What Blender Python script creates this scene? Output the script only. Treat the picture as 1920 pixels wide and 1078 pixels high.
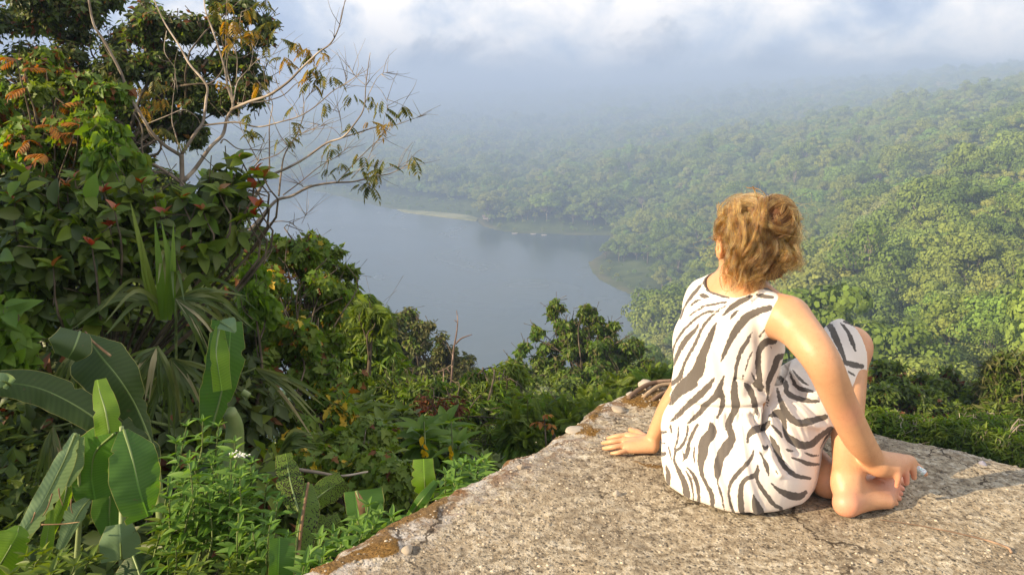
import bpy, math, random
import numpy as np
from mathutils import Vector, Matrix
for _o in list(bpy.data.objects): bpy.data.objects.remove(_o)
random.seed(7); rng = np.random.default_rng(7)
SC = bpy.context.scene
COL = SC.collection
# ------------------------------------------------------------------ camera
CAMZ, PITCH, FPX = 1.1, math.radians(14.0), 1480.0
cam_d = bpy.data.cameras.new('camera'); cam = bpy.data.objects.new('camera', cam_d); COL.objects.link(cam)
cam.location = (0, 0, CAMZ); cam.rotation_euler = (math.radians(90) - PITCH, 0, 0)
cam_d.sensor_width = 36; cam_d.lens = FPX / 1920 * 36
cam_d.clip_start = 0.05; cam_d.clip_end = 20000
SC.camera = cam
# ------------------------------------------------------------------ world and sun
SUN_AZ = math.atan2(-0.36, -0.93)             # the sun stands to the left and a little behind the camera
SUN_EL = math.radians(23)
SUNV = np.array([math.cos(SUN_AZ) * math.cos(SUN_EL), math.sin(SUN_AZ) * math.cos(SUN_EL), math.sin(SUN_EL)])
sl = bpy.data.lights.new('sun', 'SUN'); sl.energy = 5.0; sl.angle = math.radians(0.6); sl.color = (1.0, 0.79, 0.53)
sun = bpy.data.objects.new('sun', sl); COL.objects.link(sun)
sun.rotation_euler = Vector(SUNV).to_track_quat('Z', 'Y').to_euler()
W = bpy.data.worlds.new('World'); SC.world = W; W.use_nodes = True
wt = W.node_tree; wt.nodes.clear()
def wn(t, **k):
    n = wt.nodes.new(t)
    for a, b in k.items():
        if a in ('loc',): continue
        setattr(n, a, b)
    return n
def wl(a, b): wt.links.new(a, b)
w_out = wn('ShaderNodeOutputWorld'); w_bg = wn('ShaderNodeBackground'); wl(w_bg.outputs[0], w_out.inputs[0])
w_bg.inputs[1].default_value = 0.094
sky = wn('ShaderNodeTexSky', sky_type='NISHITA'); sky.sun_disc = False
sky.sun_elevation = SUN_EL; sky.sun_rotation = math.atan2(SUNV[0], SUNV[1])
sky.altitude = 1200; sky.dust_density = 1.5
tc = wn('ShaderNodeTexCoord')
sep = wn('ShaderNodeSeparateXYZ'); wl(tc.outputs['Generated'], sep.inputs[0])
def wmath(op, a, b=None, c=None, clamp=False):
    n = wn('ShaderNodeMath', operation=op); n.use_clamp = clamp
    for i, x in enumerate((a, b, c)):
        if x is None: continue
        if isinstance(x, (int, float)): n.inputs[i].default_value = x
        else: wl(x, n.inputs[i])
    return n.outputs[0]
def wnoise(scale, detail, rough, vscale, off=(0, 0, 0), dist=0.0):
    mp = wn('ShaderNodeMapping'); mp.inputs['Scale'].default_value = vscale; mp.inputs['Location'].default_value = off
    wl(tc.outputs['Generated'], mp.inputs[0])
    n = wn('ShaderNodeTexNoise'); n.inputs['Scale'].default_value = scale; n.inputs['Detail'].default_value = detail
    n.inputs['Roughness'].default_value = rough; n.inputs['Distortion'].default_value = dist
    wl(mp.outputs[0], n.inputs['Vector']); return n.outputs['Fac']
def wramp(fac, stops):
    r = wn('ShaderNodeValToRGB'); el = r.color_ramp.elements
    while len(el) < len(stops): el.new(0.5)
    for e, (p, c) in zip(el, stops): e.position = p; e.color = (*c, 1)
    wl(fac, r.inputs[0]); return r.outputs[0]
def wmix(f, a, b):
    n = wn('ShaderNodeMix', data_type='RGBA'); wl(f, n.inputs[0]) if not isinstance(f, float) else None
    wl(a, n.inputs[6]); wl(b, n.inputs[7]); return n.outputs[2]
n_big = wnoise(4.6, 7, 0.56, (1, 1, 1.5), (0.3, 1.7, 0.2), 0.6)
n_puf = wnoise(11.0, 9, 0.6, (1, 1, 1.25), (2.3, 0.4, 0.9), 0.3)
# cloud sheets: dim blue-grey where thin, near white where thick
dens = wmath('ADD', wmath('MULTIPLY', n_big, 0.78), wmath('SUBTRACT', wmath('MULTIPLY', n_puf, 0.52), 0.13))
# the bank is brighter towards the sunlit right
az_x = wmath('DIVIDE', sep.outputs[0], wmath('MAXIMUM', wmath('ABSOLUTE', sep.outputs[1]), 0.05))
dens = wmath('ADD', dens, wmath('MULTIPLY', wmath('MINIMUM', wmath('MAXIMUM', az_x, -1.0), 1.0), 0.12))
cloud = wramp(dens, [(0.42, (2.4, 3.0, 4.2)), (0.50, (3.7, 4.2, 5.1)), (0.57, (5.9, 5.9, 6.0)), (0.66, (8.4, 7.7, 7.0))])
cover = wmath('MULTIPLY', wmath('SUBTRACT', dens, 0.22), 8.0, clamp=True)
skyc = wmix(cover, sky.outputs[0], cloud)
# low band of blue haze along the horizon that the clouds rise out of, its edge puffed by noise
n_edge = wnoise(9.0, 8, 0.58, (1, 1, 1.6), (5.1, 3.3, 0.0), 0.5)
edge = wmath('ADD', sep.outputs[2], wmath('MULTIPLY', wmath('SUBTRACT', n_edge, 0.5), 0.22))
band = wramp(wmath('MULTIPLY', wmath('ADD', edge, 0.0), 9.0, clamp=True), [(0.03, (0, 0, 0)), (0.50, (1, 1, 1))])
low = wn('ShaderNodeRGB'); low.outputs[0].default_value = (0.85, 1.25, 2.0, 1)
fin = wmix(band, low.outputs[0], skyc)
wl(fin, w_bg.inputs[0])
SC.view_settings.view_transform = 'Standard'; SC.view_settings.look = 'None'
SC.view_settings.exposure = 1.12; SC.view_settings.gamma = 1; SC.view_settings.use_curve_mapping = False
SC.render.engine = 'CYCLES'
SC.cycles.use_denoising = True
SC.cycles.max_bounces = 7; SC.cycles.diffuse_bounces = 3; SC.cycles.glossy_bounces = 2
SC.cycles.transmission_bounces = 4; SC.cycles.transparent_max_bounces = 8; SC.cycles.volume_bounces = 1
SC.cycles.sample_clamp_indirect = 4.0

# ------------------------------------------------------------------ helpers
CP, SP = math.cos(PITCH), math.sin(PITCH)
def P(px, py, d):
    u = (px - 960) / FPX; v = (539 - py) / FPX
    return np.array([d * u, d * (CP + v * SP), CAMZ + d * (-SP + v * CP)])
def PY(px, py, y):                       # point on the ray at world distance y ahead
    v = (539 - py) / FPX
    return P(px, py, y / (CP + v * SP))
def PZ(px, py, z):                       # point on the ray at world height z
    v = (539 - py) / FPX
    return P(px, py, (z - CAMZ) / (-SP + v * CP))
def proj(p):
    p = np.atleast_2d(p) - np.array([0, 0, CAMZ])
    d = p[:, 1] * CP - p[:, 2] * SP
    v = p[:, 1] * SP + p[:, 2] * CP
    return 960 + FPX * p[:, 0] / np.maximum(d, 1e-3), 539 - FPX * v / np.maximum(d, 1e-3), d

def np_mesh(name, V, faces, mats=(), smooth=True, attrs=None, midx=None, sharp=None):
    """faces: list of int arrays (n,k)"""
    me = bpy.data.meshes.new(name)
    V = np.asarray(V, np.float32)
    me.vertices.add(len(V)); me.vertices.foreach_set('co', V.ravel())
    fl = [np.asarray(f, np.int32) for f in faces if len(f)]
    nl = sum(f.size for f in fl); npoly = sum(len(f) for f in fl)
    me.loops.add(nl); me.polygons.add(npoly)
    me.loops.foreach_set('vertex_index', np.concatenate([f.ravel() for f in fl]))
    tot = np.concatenate([np.full(len(f), f.shape[1], np.int32) for f in fl])
    st = np.concatenate([[0], np.cumsum(tot)[:-1]]).astype(np.int32)
    me.polygons.foreach_set('loop_start', st)
    if midx is not None: me.polygons.foreach_set('material_index', np.asarray(midx, np.int32))
    me.polygons.foreach_set('use_smooth', np.full(npoly, smooth))
    for m in mats: me.materials.append(m)
    me.update(calc_edges=True)
    if attrs:
        for k, (dt, a) in attrs.items():
            at = me.attributes.new(k, dt, 'POINT')
            if dt == 'FLOAT': at.data.foreach_set('value', np.asarray(a, np.float32))
            else: at.data.foreach_set('color', np.asarray(a, np.float32).ravel())
    return me
def link(name, me, parent=None, loc=None):
    o = bpy.data.objects.new(name, me); COL.objects.link(o)
    if parent is not None: o.parent = parent
    if loc is not None: o.location = loc
    return o
def tag(o, label=None, cat=None, group=None, kind=None):
    if label: o['label'] = label
    if cat: o['category'] = cat
    if group: o['group'] = group
    if kind: o['kind'] = kind
    return o
def empty(name, loc, label, cat, group=None):
    o = bpy.data.objects.new(name, None); COL.objects.link(o); o.location = loc; o.empty_display_size = 0.1
    return tag(o, label, cat, group)
def merge(parts):
    """parts: list of (V, [faces]) -> V, [faces by arity]"""
    Vs, Fs, off = [], {}, 0
    for V, F in parts:
        Vs.append(V)
        for f in F:
            if len(f): Fs.setdefault(np.asarray(f).shape[1], []).append(np.asarray(f) + off)
        off += len(V)
    return np.concatenate(Vs), [np.concatenate(Fs[k]) for k in sorted(Fs)]
def unit(v):
    v = np.asarray(v, float); return v / np.maximum(np.linalg.norm(v, axis=-1, keepdims=True), 1e-9)
def spline(pts, n):
    """Catmull-Rom through pts (k,m) -> n samples"""
    pts = np.asarray(pts, float)
    if len(pts) == 2: t = np.linspace(0, 1, n)[:, None]; return pts[0] * (1 - t) + pts[1] * t
    Q = np.vstack([2 * pts[0] - pts[1], pts, 2 * pts[-1] - pts[-2]])
    seg = np.linspace(0, len(pts) - 1 - 1e-9, n); i = seg.astype(int); t = (seg - i)[:, None]
    a, b, c, d = Q[i], Q[i + 1], Q[i + 2], Q[i + 3]
    return 0.5 * ((2 * b) + (-a + c) * t + (2 * a - 5 * b + 4 * c - d) * t ** 2 + (-a + 3 * b - 3 * c + d) * t ** 3)
def tube(pts, rad, k=6, caps=True):
    pts = np.asarray(pts, float); n = len(pts); rad = np.broadcast_to(np.asarray(rad, float), (n,))
    T = unit(np.gradient(pts, axis=0)); ref = np.array([0.13, 0.21, 1.0])
    if abs(unit(ref) @ T.mean(0)) > 0.8 * np.linalg.norm(T.mean(0)): ref = np.array([1.0, 0.2, 0.1])
    A = unit(np.cross(T, ref)); B = np.cross(T, A)
    a = np.linspace(0, 2 * np.pi, k, endpoint=False)
    V = (pts[:, None] + rad[:, None, None] * (np.cos(a)[None, :, None] * A[:, None] + np.sin(a)[None, :, None] * B[:, None])).reshape(-1, 3)
    i = np.arange(n - 1)[:, None] * k; j = np.arange(k)[None]; j2 = (j + 1) % k
    F = np.stack([i + j, i + j2, i + k + j2, i + k + j], -1).reshape(-1, 4)
    if caps and k in (4,): pass
    V = np.vstack([V, pts[:1], pts[-1:]]); c0, c1 = n * k, n * k + 1
    jj = np.arange(k); t0 = np.stack([np.full(k, c0), (jj + 1) % k, jj], -1)
    b = (n - 1) * k; t1 = np.stack([np.full(k, c1), b + jj, b + (jj + 1) % k], -1)
    return V, [F, np.vstack([t0, t1])]

# hashing value noise for geometry
_T = rng.random((64, 64, 64)).astype(np.float32)
def vnoise(p):
    p = np.asarray(p, float); i = np.floor(p).astype(int); f = p - i; f = f * f * (3 - 2 * f)
    out = 0
    for dx in (0, 1):
        for dy in (0, 1):
            for dz in (0, 1):
                w = np.where(dx, f[..., 0], 1 - f[..., 0]) * np.where(dy, f[..., 1], 1 - f[..., 1]) * np.where(dz, f[..., 2], 1 - f[..., 2])
                out = out + w * _T[(i[..., 0] + dx) & 63, (i[..., 1] + dy) & 63, (i[..., 2] + dz) & 63]
    return out
def fbm(p, o=4):
    p = np.asarray(p, float); s = 0; a = 1; t = 0
    for k in range(o): s = s + a * vnoise(p * 2 ** k + 17.3 * k); t += a; a *= 0.5
    return s / t - 0.5

# ------------------------------------------------------------------ materials
class NT:
    def __init__(s, name):
        s.m = bpy.data.materials.new(name); s.m.use_nodes = True; s.t = s.m.node_tree; s.t.nodes.clear()
        s.out = s.t.nodes.new('ShaderNodeOutputMaterial')
    def n(s, t, **k):
        n = s.t.nodes.new(t)
        for a, b in k.items(): setattr(n, a, b)
        return n
    def l(s, a, b): s.t.links.new(a, b)
    def setv(s, inp, x):
        if x is None: return
        if isinstance(x, bpy.types.NodeSocket): s.l(x, inp)
        else:
            if isinstance(x, tuple) and len(x) == 3 and inp.type == 'RGBA': x = (*x, 1)
            inp.default_value = x
    def math(s, op, a, b=None, c=None, clamp=False):
        n = s.n('ShaderNodeMath', operation=op); n.use_clamp = clamp
        for i, x in enumerate((a, b, c)): s.setv(n.inputs[i], x)
        return n.outputs[0]
    def mix(s, f, a, b, mode='MIX'):
        n = s.n('ShaderNodeMix', data_type='RGBA', blend_type=mode); s.setv(n.inputs[0], f); s.setv(n.inputs[6], a); s.setv(n.inputs[7], b)
        return n.outputs[2]
    def noise(s, scale, detail=4, rough=0.5, vec=None, dist=0.0, out='Fac'):
        n = s.n('ShaderNodeTexNoise'); n.inputs['Scale'].default_value = scale; n.inputs['Detail'].default_value = detail
        n.inputs['Roughness'].default_value = rough; n.inputs['Distortion'].default_value = dist
        if vec is not None: s.l(vec, n.inputs['Vector'])
        return n.outputs[out]
    def voro(s, scale, vec=None, feature='F1', out='Distance', rnd=1.0):
        n = s.n('ShaderNodeTexVoronoi', feature=feature); n.inputs['Scale'].default_value = scale; n.inputs['Randomness'].default_value = rnd
        if vec is not None: s.l(vec, n.inputs['Vector'])
        return n.outputs[out]
    def ramp(s, fac, stops, interp='LINEAR'):
        r = s.n('ShaderNodeValToRGB'); el = r.color_ramp.elements; r.color_ramp.interpolation = interp
        while len(el) < len(stops): el.new(0.5)
        for e, (p, c) in zip(el, stops):
            e.position = p; e.color = (*c, 1) if isinstance(c, tuple) else (c, c, c, 1)
        s.l(fac, r.inputs[0]); return r.outputs[0]
    def pos(s): return s.n('ShaderNodeNewGeometry').outputs['Position']
    def obj(s): return s.n('ShaderNodeTexCoord').outputs['Object']
    def attr(s, name, out='Fac'):
        n = s.n('ShaderNodeAttribute'); n.attribute_name = name; return n.outputs[out]
    def bump(s, h, strength=0.5, dist=0.01, normal=None):
        n = s.n('ShaderNodeBump'); n.inputs['Strength'].default_value = strength; n.inputs['Distance'].default_value = dist
        s.l(h, n.inputs['Height'])
        if normal is not None: s.l(normal, n.inputs['Normal'])
        return n.outputs[0]
    def pbsdf(s, color, rough=0.6, normal=None, spec=0.5, **k):
        b = s.n('ShaderNodeBsdfPrincipled'); s.setv(b.inputs['Base Color'], color); s.setv(b.inputs['Roughness'], rough)
        b.inputs['Specular IOR Level'].default_value = spec
        if normal is not None: s.l(normal, b.inputs['Normal'])
        for a, v in k.items(): s.setv(b.inputs[a.replace('_', ' ')], v)
        return b
    def done(s, sh):
        s.l(sh.outputs[0] if hasattr(sh, 'outputs') else sh, s.out.inputs[0]); return s.m

def leaf_mat(name, cols, rough=0.45, trans=0.35, spec=0.4, veins=None, noise_scale=3.0, tcol=None, spots=None):
    """cols: list of (pos, rgb) picked per leaf. trans: share of light let through"""
    m = NT(name)
    geo = m.n('ShaderNodeNewGeometry'); oi = m.n('ShaderNodeObjectInfo')
    r = m.math('FRACT', m.math('ADD', geo.outputs['Random Per Island'], oi.outputs['Random']))
    big = m.noise(noise_scale, 2, 0.5, geo.outputs['Position'])
    f = m.math('ADD', m.math('MULTIPLY', r, 0.75), m.math('MULTIPLY', m.math('SUBTRACT', big, 0.25), 0.5), clamp=True)
    c = m.ramp(f, cols)
    nrm = None
    if spots:                                     # dark blotches eaten or diseased
        sp = m.noise(spots[0], 3, 0.6, m.obj()); c = m.mix(m.math('GREATER_THAN', sp, spots[1]), c, spots[2])
    if veins:
        w = m.n('ShaderNodeTexWave', wave_type='BANDS', bands_direction=veins[1]); w.inputs['Scale'].default_value = veins[0]; w.inputs['Distortion'].default_value = 0.6
        m.l(m.n('ShaderNodeTexCoord').outputs['UV'] if False else m.obj(), w.inputs['Vector'])
        nrm = m.bump(w.outputs['Fac'], 0.35, veins[2]); c = m.mix(m.math('MULTIPLY', w.outputs['Fac'], 0.22), c, (0.30, 0.42, 0.08))
    b = m.pbsdf(c, rough, nrm, spec)
    if trans > 0:
        t = m.n('ShaderNodeBsdfTranslucent')
        hs = m.n('ShaderNodeHueSaturation'); hs.inputs['Hue'].default_value = 0.485; hs.inputs['Saturation'].default_value = 1.12; hs.inputs['Value'].default_value = 1.7
        m.l(c, hs.inputs['Color']); m.l(hs.outputs[0], t.inputs[0])
        mx = m.n('ShaderNodeMixShader'); mx.inputs[0].default_value = trans; m.l(b.outputs[0], mx.inputs[1]); m.l(t.outputs[0], mx.inputs[2])
        return m.done(mx.outputs[0])
    return m.done(b)
def bark_mat(name, c1, c2, scale=20):
    m = NT(name); o = m.pos(); n1 = m.noise(scale, 5, 0.6, o); n2 = m.noise(scale * 0.2, 3, 0.5, o)
    c = m.mix(n1, c1, c2); c = m.mix(m.ramp(n2, [(0.52, 0.0), (0.6, 1.0)]), c, tuple(x * 1.5 for x in c2))
    return m.done(m.pbsdf(c, 0.85, m.bump(n1, 0.6, 0.004), 0.2))
def rot_to(d, up=None, roll=0.0):
    """frame with Y along d; returns 3x3 with columns X,Y,Z"""
    d = unit(d); up = np.array([0, 0, 1.0]) if up is None else unit(up)
    x = np.cross(d, up)
    nx = np.linalg.norm(x, axis=-1, keepdims=True)
    x = np.where(nx < 1e-3, np.array([1.0, 0, 0]), x / np.maximum(nx, 1e-9)); z = np.cross(x, d)
    c, s = np.cos(roll)[..., None] if np.ndim(roll) else np.cos(roll), np.sin(roll)[..., None] if np.ndim(roll) else np.sin(roll)
    x2 = x * c + z * s; z2 = -x * s + z * c
    return np.stack([x2, d, z2], -1)          # columns
def place_many(T, pos, R, sc):
    """T=(V,[F]); pos (n,3); R (n,3,3); sc (n,) -> merged"""
    V, F = T; n = len(pos); k = len(V)
    sc = np.asarray(sc, float); sc = np.broadcast_to(sc, (n,))
    VV = np.einsum('nij,kj->nki', R, V) * sc[:, None, None] + pos[:, None]
    off = (np.arange(n) * k)[:, None, None]
    return VV.reshape(-1, 3), [(f[None] + off).reshape(-1, f.shape[1]) for f in F]
# ------------------------------------------------------------------ the land
ZL = -150.0
shore_px = [(-900,338),(-300,338),(200,340),(440,343),(560,352),(625,366),(700,385),(760,397),(840,403),(893,412),(905,424),(930,432),(975,438),(1060,440),(1146,443),
            (1149,452),(1140,468),(1120,482),(1104,492),(1110,506),(1118,520),(1138,532),(1165,546),(1195,555),(1228,561),(1235,575),(1215,600),(1150,680),(1000,760),(700,800),(200,790),(-500,700),(-1600,560)]
shore = np.array([PZ(a, b, ZL)[:2] for a, b in shore_px])
def seg_dist(p, poly):
    d = np.full(len(p), 1e9); inside = np.zeros(len(p), bool); n = len(poly)
    for i in range(n):
        a, b = poly[i], poly[(i + 1) % n]; ab = b - a
        t = np.clip(((p - a) @ ab) / (ab @ ab), 0, 1); q = a + t[:, None] * ab
        d = np.minimum(d, np.hypot(*(p - q).T))
        c = ((a[1] > p[:, 1]) != (b[1] > p[:, 1])) & (p[:, 0] < (b[0] - a[0]) * (p[:, 1] - a[1]) / (b[1] - a[1] + 1e-12) + a[0])
        inside ^= c
    return np.where(inside, -d, d)
canopy = [(1750,600,150),(1880,520,150),(1900,640,110),(1900,745,70),(1700,700,125),(1880,400,260),(1910,300,400),(1700,480,290),(1650,560,230),(1500,560,300),
 (1300,640,320),(1215,650,320),(1250,575,350),(1300,545,400),(1350,490,480),(1250,505,610),(1180,440,740),(1250,400,780),(1400,400,660),(1600,450,380),(1600,350,600),(1750,380,400),
 (1500,330,720),(1300,350,880),(1100,395,860),(1000,385,900),(1000,350,1050),(1150,340,1020),(1300,300,1080),(1500,280,980),(1700,270,760),(1850,250,660),(1910,205,900),
 (1700,220,980),(1500,240,1600),(1900,170,1250),(1700,182,2100),(1300,262,1700),(950,335,1300),(800,335,1520),(650,325,1560),(700,262,2900),(900,240,3400),(1100,230,3100),(1300,215,3000),
 (1500,182,3300),(1700,158,3000),(1900,138,2500),(400,262,3000),(200,250,3200),(560,225,4200),(900,190,5000),(1200,176,5200),(-400,230,3600),(2300,150,1400),(2600,330,300),(2500,600,120),(700,192,5600),(300,200,5200),
 (150,320,1700),(400,325,1650),(2050,130,3200),(1500,166,4600)]
ctl = np.array([PY(a, b, y) for a, b, y in canopy])
ctl[:, 2] -= np.where(ctl[:, 1] < 200, 9.0, 12.0)
def rbf_fit(X, z):
    r = np.hypot(X[:, None, 0] - X[None, :, 0], X[:, None, 1] - X[None, :, 1]); n = len(X)
    A = np.zeros((n + 3, n + 3)); A[:n, :n] = r; A[:n, :n] += 0 * np.eye(n); A[:n, n] = 1; A[:n, n + 1:] = X / 1000; A[n, :n] = 1; A[n + 1:, :n] = X.T / 1000
    return np.linalg.solve(A, np.concatenate([z, [0, 0, 0]]))
sh_in = shore[(shore[:, 1] < 1500) & (np.abs(shore[:, 0]) < 1500)]
extra = np.vstack([np.c_[sh_in, np.full(len(sh_in), ZL)], [[-60, -50, -20], [60, -50, -10], [-250, 30, -60], [-30, 60, -32], [10, 60, -34], [-120, 150, -90], [0, 200, -105], [60, 160, -85], [120, -50, 0]]])
XC = np.vstack([ctl, extra]); wts = rbf_fit(XC[:, :2], XC[:, 2])
def land_z(x, y):
    sh_ = x.shape; q = np.stack([x.ravel(), y.ravel()], -1); out = np.empty(len(q))
    for s in range(0, len(q), 20000):
        c = q[s:s + 20000]; r = np.hypot(c[:, None, 0] - XC[None, :, 0], c[:, None, 1] - XC[None, :, 1])
        out[s:s + 20000] = r @ wts[:-3] + wts[-3] + c / 1000 @ wts[-2:]
    d = seg_dist(q, shore)
    rr = np.hypot(q[:, 0], q[:, 1])
    out += fbm(np.c_[q / 55.0, np.zeros(len(q))], 3) * 22 * np.clip((rr - 80) / 200, 0, 1)
    near = -2.6 - 0.5 * np.maximum(rr - 4, 0) ** 0.985
    L = np.clip((-0.32 - q[:, 0] / np.maximum(q[:, 1] + 1.0, 0.5)) / 0.22, 0, 1); L = L * L * (3 - 2 * L) * np.clip((rr - 2.2) / 1.5, 0, 1) * np.clip((17 - rr) / 6, 0, 1)
    near = near * (1 - L) + L * (-1.5 - 0.05 * rr + fbm(np.c_[q / 3.0, q[:, :1] * 0], 2) * .8)
    t = np.clip((rr - 25 - 15 * L) / 60, 0, 1); t = t * t * (3 - 2 * t)
    out = near * (1 - t) + out * t
    s = np.clip(d / 70, 0, 1); s = s * s * (3 - 2 * s)
    base = ZL + 0.6 + 0.01 * np.clip(d, 0, 200)
    out = np.where(d > 0, base * (1 - s) + np.maximum(out, base) * s, ZL + np.maximum(-12, d * 0.35 - 0.2))
    out = np.minimum(out, 96)
    return out.reshape(sh_), d.reshape(sh_)
ux = np.linspace(-1, 1, 360); uy = np.linspace(0, 1, 460)
gx = np.sinh(ux * 6.2) / math.sinh(6.2) * 3900 + 200 * np.abs(ux) * ux; gy = -60 + (np.sinh(uy * 5.2) / math.sinh(5.2)) * 6560
gx = gx / gx.max() * 4300
GX, GY = np.meshgrid(gx, gy); GZ, GD = land_z(GX, GY)
nx, ny = len(gx), len(gy)
ii = (np.arange(ny - 1)[:, None] * nx + np.arange(nx - 1)[None]).ravel()
# marsh belts along the shore, painted as vegetation kinds
def poly_mask(px_poly, q, z=ZL):
    return seg_dist(q, np.array([PZ(a, b, z)[:2] for a, b in px_poly])) < 0
Q2 = np.stack([GX.ravel(), GY.ravel()], -1)
m_far = [(560,352),(625,366),(700,385),(760,397),(840,403),(893,412),(905,424),(915,405),(870,384),(800,374),(700,358),(640,352),(560,345)]
m_near = [(1104,492),(1110,506),(1118,520),(1138,532),(1165,546),(1195,555),(1228,561),(1240,530),(1200,505),(1150,492),(1120,488)]
m_mid = [(905,424),(930,432),(975,438),(1060,440),(1146,443),(1146,436),(1060,431),(980,427),(930,420)]
mk = poly_mask(m_far, Q2) | poly_mask(m_near, Q2) | poly_mask(m_mid, Q2)
bank = np.clip(1 - np.abs(GD.ravel() - 3) / 9, 0, 1) * (GD.ravel() > -2)
def ground_mat():
    m = NT('forest_floor'); p = m.pos()
    n1 = m.noise(0.35, 6, 0.6, p); n2 = m.noise(0.02, 4, 0.5, p)
    c = m.ramp(n1, [(0.3, (0.018, 0.032, 0.010)), (0.55, (0.040, 0.068, 0.018)), (0.75, (0.075, 0.085, 0.035))])
    marsh = m.ramp(m.noise(0.06, 6, 0.65, p), [(0.35, (0.045, 0.07, 0.02)), (0.6, (0.085, 0.11, 0.035))])
    c = m.mix(m.attr('marsh'), c, marsh)
    c = m.mix(m.math('MULTIPLY', m.attr('bank'), m.ramp(n2, [(0.4, 0.3), (0.6, 1.0)])), c, (0.13, 0.12, 0.065))
    return m.done(m.pbsdf(c, 0.95, m.bump(n1, 0.8, 0.6), 0.1))
me = np_mesh('forest_ground', np.stack([GX.ravel(), GY.ravel(), GZ.ravel()], -1), [np.stack([ii, ii + 1, ii + nx + 1, ii + nx], -1)], [ground_mat()],
             attrs={'marsh': ('FLOAT', mk.astype(float)), 'bank': ('FLOAT', bank)})
tag(link('forest_ground', me), kind='structure')
# pale mud spit on the far shore
def spit():
    pts = np.array([PZ(a, b, ZL + 0.5)[:2] for a, b in [(745,393),(790,396),(840,400),(880,405),(897,410),(893,414),(850,409),(800,403),(760,398)]])
    V = np.c_[pts, np.full(len(pts), ZL + 1.1)]; V2 = V.copy(); V2[:, 2] -= 3
    n = len(pts); m = NT('pale_mud'); c = m.ramp(m.noise(0.05, 5, 0.6, m.pos()), [(0.3, (0.14, 0.16, 0.07)), (0.6, (0.28, 0.28, 0.15))])
    mt = m.done(m.pbsdf(c, 0.9, None, 0.1)); i = np.arange(n)
    me = np_mesh('sand_spit', np.vstack([V, V2]), [np.stack([i, (i + 1) % n, (i + 1) % n + n, i + n], -1), np.array([i])], [mt], smooth=False)
    tag(link('mud_flat', me), kind='structure')
spit()
def lake_mat():
    m = NT('lake_water'); p = m.pos()
    mp = m.n('ShaderNodeMapping'); mp.inputs['Scale'].default_value = (0.5, 0.9, 1); m.l(p, mp.inputs[0])
    w1 = m.noise(1.6, 5, 0.6, mp.outputs[0]); w2 = m.noise(0.012, 4, 0.55, p, 0.6)
    c = m.ramp(w2, [(0.35, (0.055, 0.082, 0.088)), (0.65, (0.080, 0.105, 0.108))])
    return m.done(m.pbsdf(c, m.math('ADD', 0.08, m.math('MULTIPLY', w2, 0.30)), m.bump(w1, 0.35, 0.03), 0.5, IOR=1.33))
me = np_mesh('lake', [(-3000, 100, ZL), (3000, 100, ZL), (3000, 3000, ZL), (-3000, 3000, ZL)], [np.array([[0, 1, 2, 3]])], [lake_mat()])
tag(link('lake', me), kind='structure')

# ------------------------------------------------------------------ forest trees
MF = leaf_mat('forest_leaves', [(0.0, (0.026, 0.050, 0.016)), (0.3, (0.048, 0.088, 0.022)), (0.6, (0.085, 0.118, 0.030)), (0.85, (0.125, 0.150, 0.042)), (1.0, (0.19, 0.18, 0.075))], 0.6, 0.25, 0.2, noise_scale=0.02)
MFc = None
def forest_material():
    m = NT('forest_crown'); geo = m.n('ShaderNodeNewGeometry'); oi = m.n('ShaderNodeObjectInfo'); p = geo.outputs['Position']
    reg = m.noise(0.006, 3, 0.5, p)
    f = m.math('ADD', m.math('MULTIPLY', oi.outputs['Random'], 0.75), m.math('MULTIPLY', reg, 0.4))
    c = m.ramp(f, [(0.1, (0.080, 0.130, 0.022)), (0.35, (0.125, 0.185, 0.028)), (0.55, (0.170, 0.220, 0.038)), (0.75, (0.22, 0.240, 0.052)), (0.9, (0.16, 0.27, 0.040)), (1.0, (0.28, 0.26, 0.12))])
    v = m.math('MULTIPLY_ADD', geo.outputs['Random Per Island'], 0.6, 0.85)
    hs = m.n('ShaderNodeHueSaturation'); m.l(v, hs.inputs['Value']); m.l(c, hs.inputs['Color'])
    b = m.pbsdf(hs.outputs[0], 0.65, None, 0.15)
    t = m.n('ShaderNodeBsdfTranslucent'); m.l(hs.outputs[0], t.inputs[0])
    mx = m.n('ShaderNodeMixShader'); mx.inputs[0].default_value = 0.25; m.l(b.outputs[0], mx.inputs[1]); m.l(t.outputs[0], mx.inputs[2])
    return m.done(mx.outputs[0])
MFC = forest_material()
MPALE = bark_mat('pale_bark', (0.10, 0.085, 0.065), (0.22, 0.19, 0.15), 3)
LEAF4 = (np.array([[0, -.5, 0], [.32, 0, .06], [0, .6, 0], [-.32, 0, .06]]), [np.array([[0, 1, 2], [0, 2, 3]])])
LEAFQ = (np.array([[-.3, -.45, 0], [.3, -.45, .05], [.42, .3, -.05], [-.1, .55, 0.06], [-.45, .2, 0]]), [np.array([[0, 1, 2, 3, 4]])])
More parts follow.
